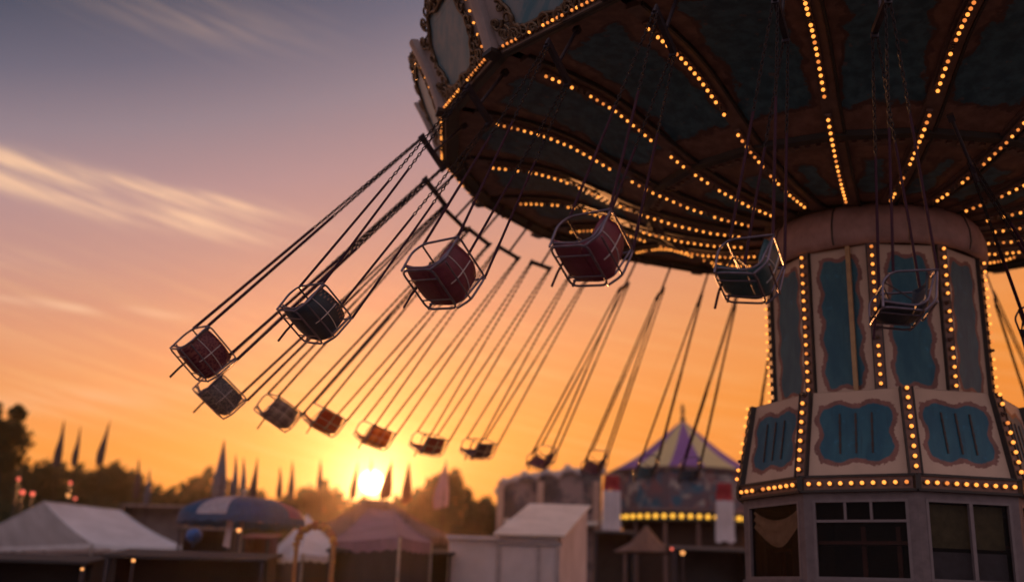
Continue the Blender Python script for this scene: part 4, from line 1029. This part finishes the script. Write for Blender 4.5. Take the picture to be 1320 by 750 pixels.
# ------------------------------------------------------------------ trees
m_leaf = [M_('dark_leaves', (.035, .045, .016), .7, var=.4, scale=3, trans=.3), M_('olive_leaves', (.055, .055, .02), .7, var=.4, scale=3, trans=.3)]
m_bark = M_('tree_bark', (.06, .045, .035), .9, var=.3)
def tree(px, ptop, wpx, Y, label, seed, mi=0, hgt_px=None, leaves=3200, holes=.3, group='trees on the horizon'):
    Y = Y * BGK
    g = random.Random(seed); top = at(px, ptop, Y); R = wpx / 2 / FPX * Y; H_ = top.z
    root = empty('tree', Vector((top.x, Y, 0)), label, 'tree', group)
    ch = H_ * .88 if seed != 1 else (hgt_px / FPX * Y); cz = H_ - ch / 2
    mb = MB(); mb.tube([(0, 0, 0), (.1 * R, 0, H_ * .3), (-.05 * R, .05 * R, H_ * .55), (0, 0, H_ * .8)], [.09 * R + .08, .07 * R + .06, .05 * R + .03, .03], 7)
    cl_ = []
    for i in range(34):
        while True:
            v = Vector((g.uniform(-1, 1), g.uniform(-1, 1), g.uniform(-1, 1)))
            if .25 < v.length < 1: break
        c = Vector((v.x * R * .82, v.y * R * .82, cz + v.z * ch * .44)); cl_.append((c, R * g.uniform(.2, .42)))
        if i < 9: mb.tube([(0, 0, H_ * g.uniform(.3, .6)), c * .5 + Vector((0, 0, cz * .45)), c], [.035 * R + .02, .02 * R + .015, .012], 5)
    mb.build('trunk', m_bark, root)
    cb = MB(); s_ = max(.14, R * .075); leaves = int(leaves * 1.6)
    V = []; F = []
    for i in range(leaves):
        c, r = cl_[g.randrange(len(cl_))]
        v = Vector((g.gauss(0, 1), g.gauss(0, 1), g.gauss(0, .8))); v.normalize(); p = c + v * r * (g.random() ** .45) * 1.15
        n = Vector((g.uniform(-1, 1), g.uniform(-1, 1), g.uniform(-.2, 1))).normalized(); u = n.orthogonal().normalized(); w = n.cross(u); k = len(V); q = s_ * g.uniform(.6, 1.5)
        V += [p - u * q, p - w * q * .5, p + u * q, p + w * q * .5]; F.append((k, k + 1, k + 2, k + 3))
    cb.add(V, F); cb.build('crown', m_leaf[mi], root)
TR_ = [
    (8, 510, 74, 46, 'tall dark tree cut by the left edge of the photo', 1, 0, 110, 4200), (62, 592, 90, 70, 'broad dark tree right of the tall left edge tree', 2, 0, 60, 2600),
    (140, 592, 84, 66, 'dark rounded tree behind the leaning flag', 3, 0, 60, 2600), (100, 604, 70, 78, 'low dark tree between the two left treetops', 4, 1, 50, 1800), (213, 628, 36, 60, 'small dark tree right of the white tent ridge', 5, 0, 50, 1500),
    (262, 606, 52, 58, 'dark tree left of the broad blue flag', 6, 0, 70, 2400), (238, 632, 44, 64, 'low bush left of the parasol flags', 7, 1, 40, 1400),
    (418, 612, 56, 64, 'round olive bush left of the setting sun', 8, 1, 44, 1900), (388, 636, 60, 70, 'low dark bush between parasol and sun', 9, 1, 40, 1500), (452, 640, 50, 74, 'low bush just left of the sun', 10, 1, 34, 1300),
    (578, 596, 62, 52, 'large round dark tree behind the pale pink flag', 11, 0, 76, 3600), (545, 628, 40, 60, 'small dark tree right of the sun', 12, 0, 44, 1500), (520, 642, 44, 70, 'low bush right of the sun glow', 13, 1, 34, 1300),
    (330, 628, 60, 80, 'low dark trees behind the parasol flags', 14, 0, 44, 1500), (-60, 600, 80, 60, 'dark tree out at the far left', 15, 0, 70, 1800), (980, 640, 90, 90, 'dark tree far behind the booth', 16, 0, 60, 1500)]
for (px, pt2, w, Y, lab, sd, mi, hp, lv) in TR_: tree(px, pt2, w, Y, lab, sd, mi, hp, lv)
# far wood: one uneven dark mass that closes the horizon behind the single trees
g = random.Random(21); prof = [(-140, 606), (-40, 604), (20, 606), (50, 602), (80, 606), (112, 610), (140, 602), (172, 612), (198, 632), (228, 638), (248, 622), (268, 612), (292, 624), (322, 640), (360, 648), (392, 634), (420, 628), (446, 646), (490, 654), (530, 644), (556, 620), (588, 612), (610, 644), (650, 656), (700, 652)]
V = []; F = []; Yw = 96.0 * BGK
for (xa, ya), (xb, yb_) in zip(prof, prof[1:]):
    for i in range(int(26 * (xb - xa))):
        q = g.random(); P_ = at(xa + (xb - xa) * q, ya + (yb_ - ya) * q + g.uniform(-7, 4) + 5 * math.sin(q * 9 + xa), Yw + g.uniform(-4, 4)); z = P_.z * (g.random() ** .5); p = Vector((P_.x, P_.y, z))
        nn_ = Vector((g.uniform(-1, 1), g.uniform(-1, .2), g.uniform(-.3, 1))).normalized(); u = nn_.orthogonal().normalized(); v = nn_.cross(u); w = g.uniform(.28, .75); k = len(V)
        V += [p - u * w, p - v * w * .6, p + u * w, p + v * w * .6]; F.append((k, k + 1, k + 2, k + 3))
mb = MB(); mb.add(V, F); tag(mb.build('far_wood', m_leaf[0]), 'dark far wood closing the horizon behind tents and flags', 'wood', kind='stuff')
# hedge
def hedge(px0, px1, ptop, Y, label, n, depth=1.6, seed=3):
    Y = Y * BGK
    g = random.Random(seed); a, b = at(px0, ptop, Y), at(px1, ptop, Y); w = b.x - a.x; h = (a.z + b.z) / 2; cb = MB(); V = []; F = []
    for i in range(n):
        x = g.random() * w; y = g.uniform(0, depth); z = h * (g.random() ** .6) * (1 - .08 * abs(math.sin(x * 1.7)) - .06 * abs(math.sin(x * .6 + 1)))
        nn_ = Vector((g.uniform(-1, 1), g.uniform(-1, 1), g.uniform(-.2, 1))).normalized(); u = nn_.orthogonal().normalized(); v = nn_.cross(u); q = g.uniform(.10, .26); k = len(V); p = Vector((x, y, z))
        V += [p - u * q, p - v * q * .6, p + u * q, p + v * q * .6]; F.append((k, k + 1, k + 2, k + 3))
    cb.add(V, F); cb.add([(0, .3, 0), (w, .3, 0), (w, .3, h * .86), (0, .3, h * .86), (0, depth - .3, 0), (w, depth - .3, 0), (w, depth - .3, h * .86), (0, depth - .3, h * .86)], [(0, 1, 2, 3), (5, 4, 7, 6), (3, 2, 6, 7), (0, 3, 7, 4), (1, 5, 6, 2)])
    o = cb.build('hedge', m_leaf[0]); o.location = (a.x, Y, 0); tag(o, label, 'hedge'); return o
hedge(562, 641, 646, 40, 'trimmed dark hedge between big round tree and wavy facade', 4200)
hedge(-120, 250, 628, 62, 'long dark hedge behind the large white tent', 6000, 3, 4)
hedge(230, 480, 652, 60, 'dark hedge behind parasol and small white tent', 5000, 3, 5)
hedge(470, 590, 656, 62, 'low dark hedge below the setting sun', 3000, 3, 6)

# ------------------------------------------------------------------ small fairground lamps (lit)
m_lr, m_lo = E_('red_lamp', (1.0, .16, .10), 1.1), E_('amber_lamp', (1.0, .42, .12), 1.2)
def lamp(px, py, Y, r, m_, label, grp):
    Y = Y * BGK; r = r * .8
    P = at(px, py, Y); root = empty('fairground_lamp', Vector((P.x, Y, 0)), label, 'lamp', grp)
    mb = MB(); mb.tube([(0, 0, 0), (0, 0, P.z - r * .8)], .03, 6); mb.lathe([(.10, 0), (.10, .05), (.03, .08)], 8); mb.build('post', m_steel, root)
    mb = MB(); mb.ball((0, 0, P.z), r, 0, 10, 7); mb.build('lamp_globe', m_, root)
    mb = MB(); mb.lathe([(r * .7, P.z + r * .75), (r * .2, P.z + r * 1.3), (.005, P.z + r * 1.4)], 10); mb.build('cap', m_steel, root)
g1, g2_ = 'red lamps above the left tent', 'amber lamps under the stall roofs'
LP = [(24, 617, 34, .10, m_lr, 'red lamp by the tall left edge tree, the highest of the red lamps', g1), (29, 634, 33, .13, m_lr, 'red lamp low on the left, left one of the side by side pair', g1), (42, 636, 33, .12, m_lr, 'red lamp low on the left, right one of the side by side pair', g1),
      (91, 622, 34, .10, m_lr, 'red lamp under the tallest left flag', g1), (88, 638, 34, .11, m_lo, 'amber lamp above the ridge of the large white tent', g1), (97, 642, 34, .09, m_lr, 'small red lamp next to the amber lamp above the tent ridge', g1),
      (308, 683, 17.5, .07, m_lo, 'amber lamp glowing under the middle of the parasol', g2_), (172, 722, 14.5, .05, m_lo, 'amber lamp on the dark stall below the white tent', g2_), (106, 733, 14.5, .04, m_lo, 'small amber lamp low at the bottom left', g2_),
      (880, 712, 23.5, .09, m_lo, 'amber lamp on the dark stall right of the pointed stall', g2_), (866, 707, 23.5, .06, m_lr, 'dim red lamp left of the amber stall lamp', g2_)]
for l_ in LP: lamp(*l_)
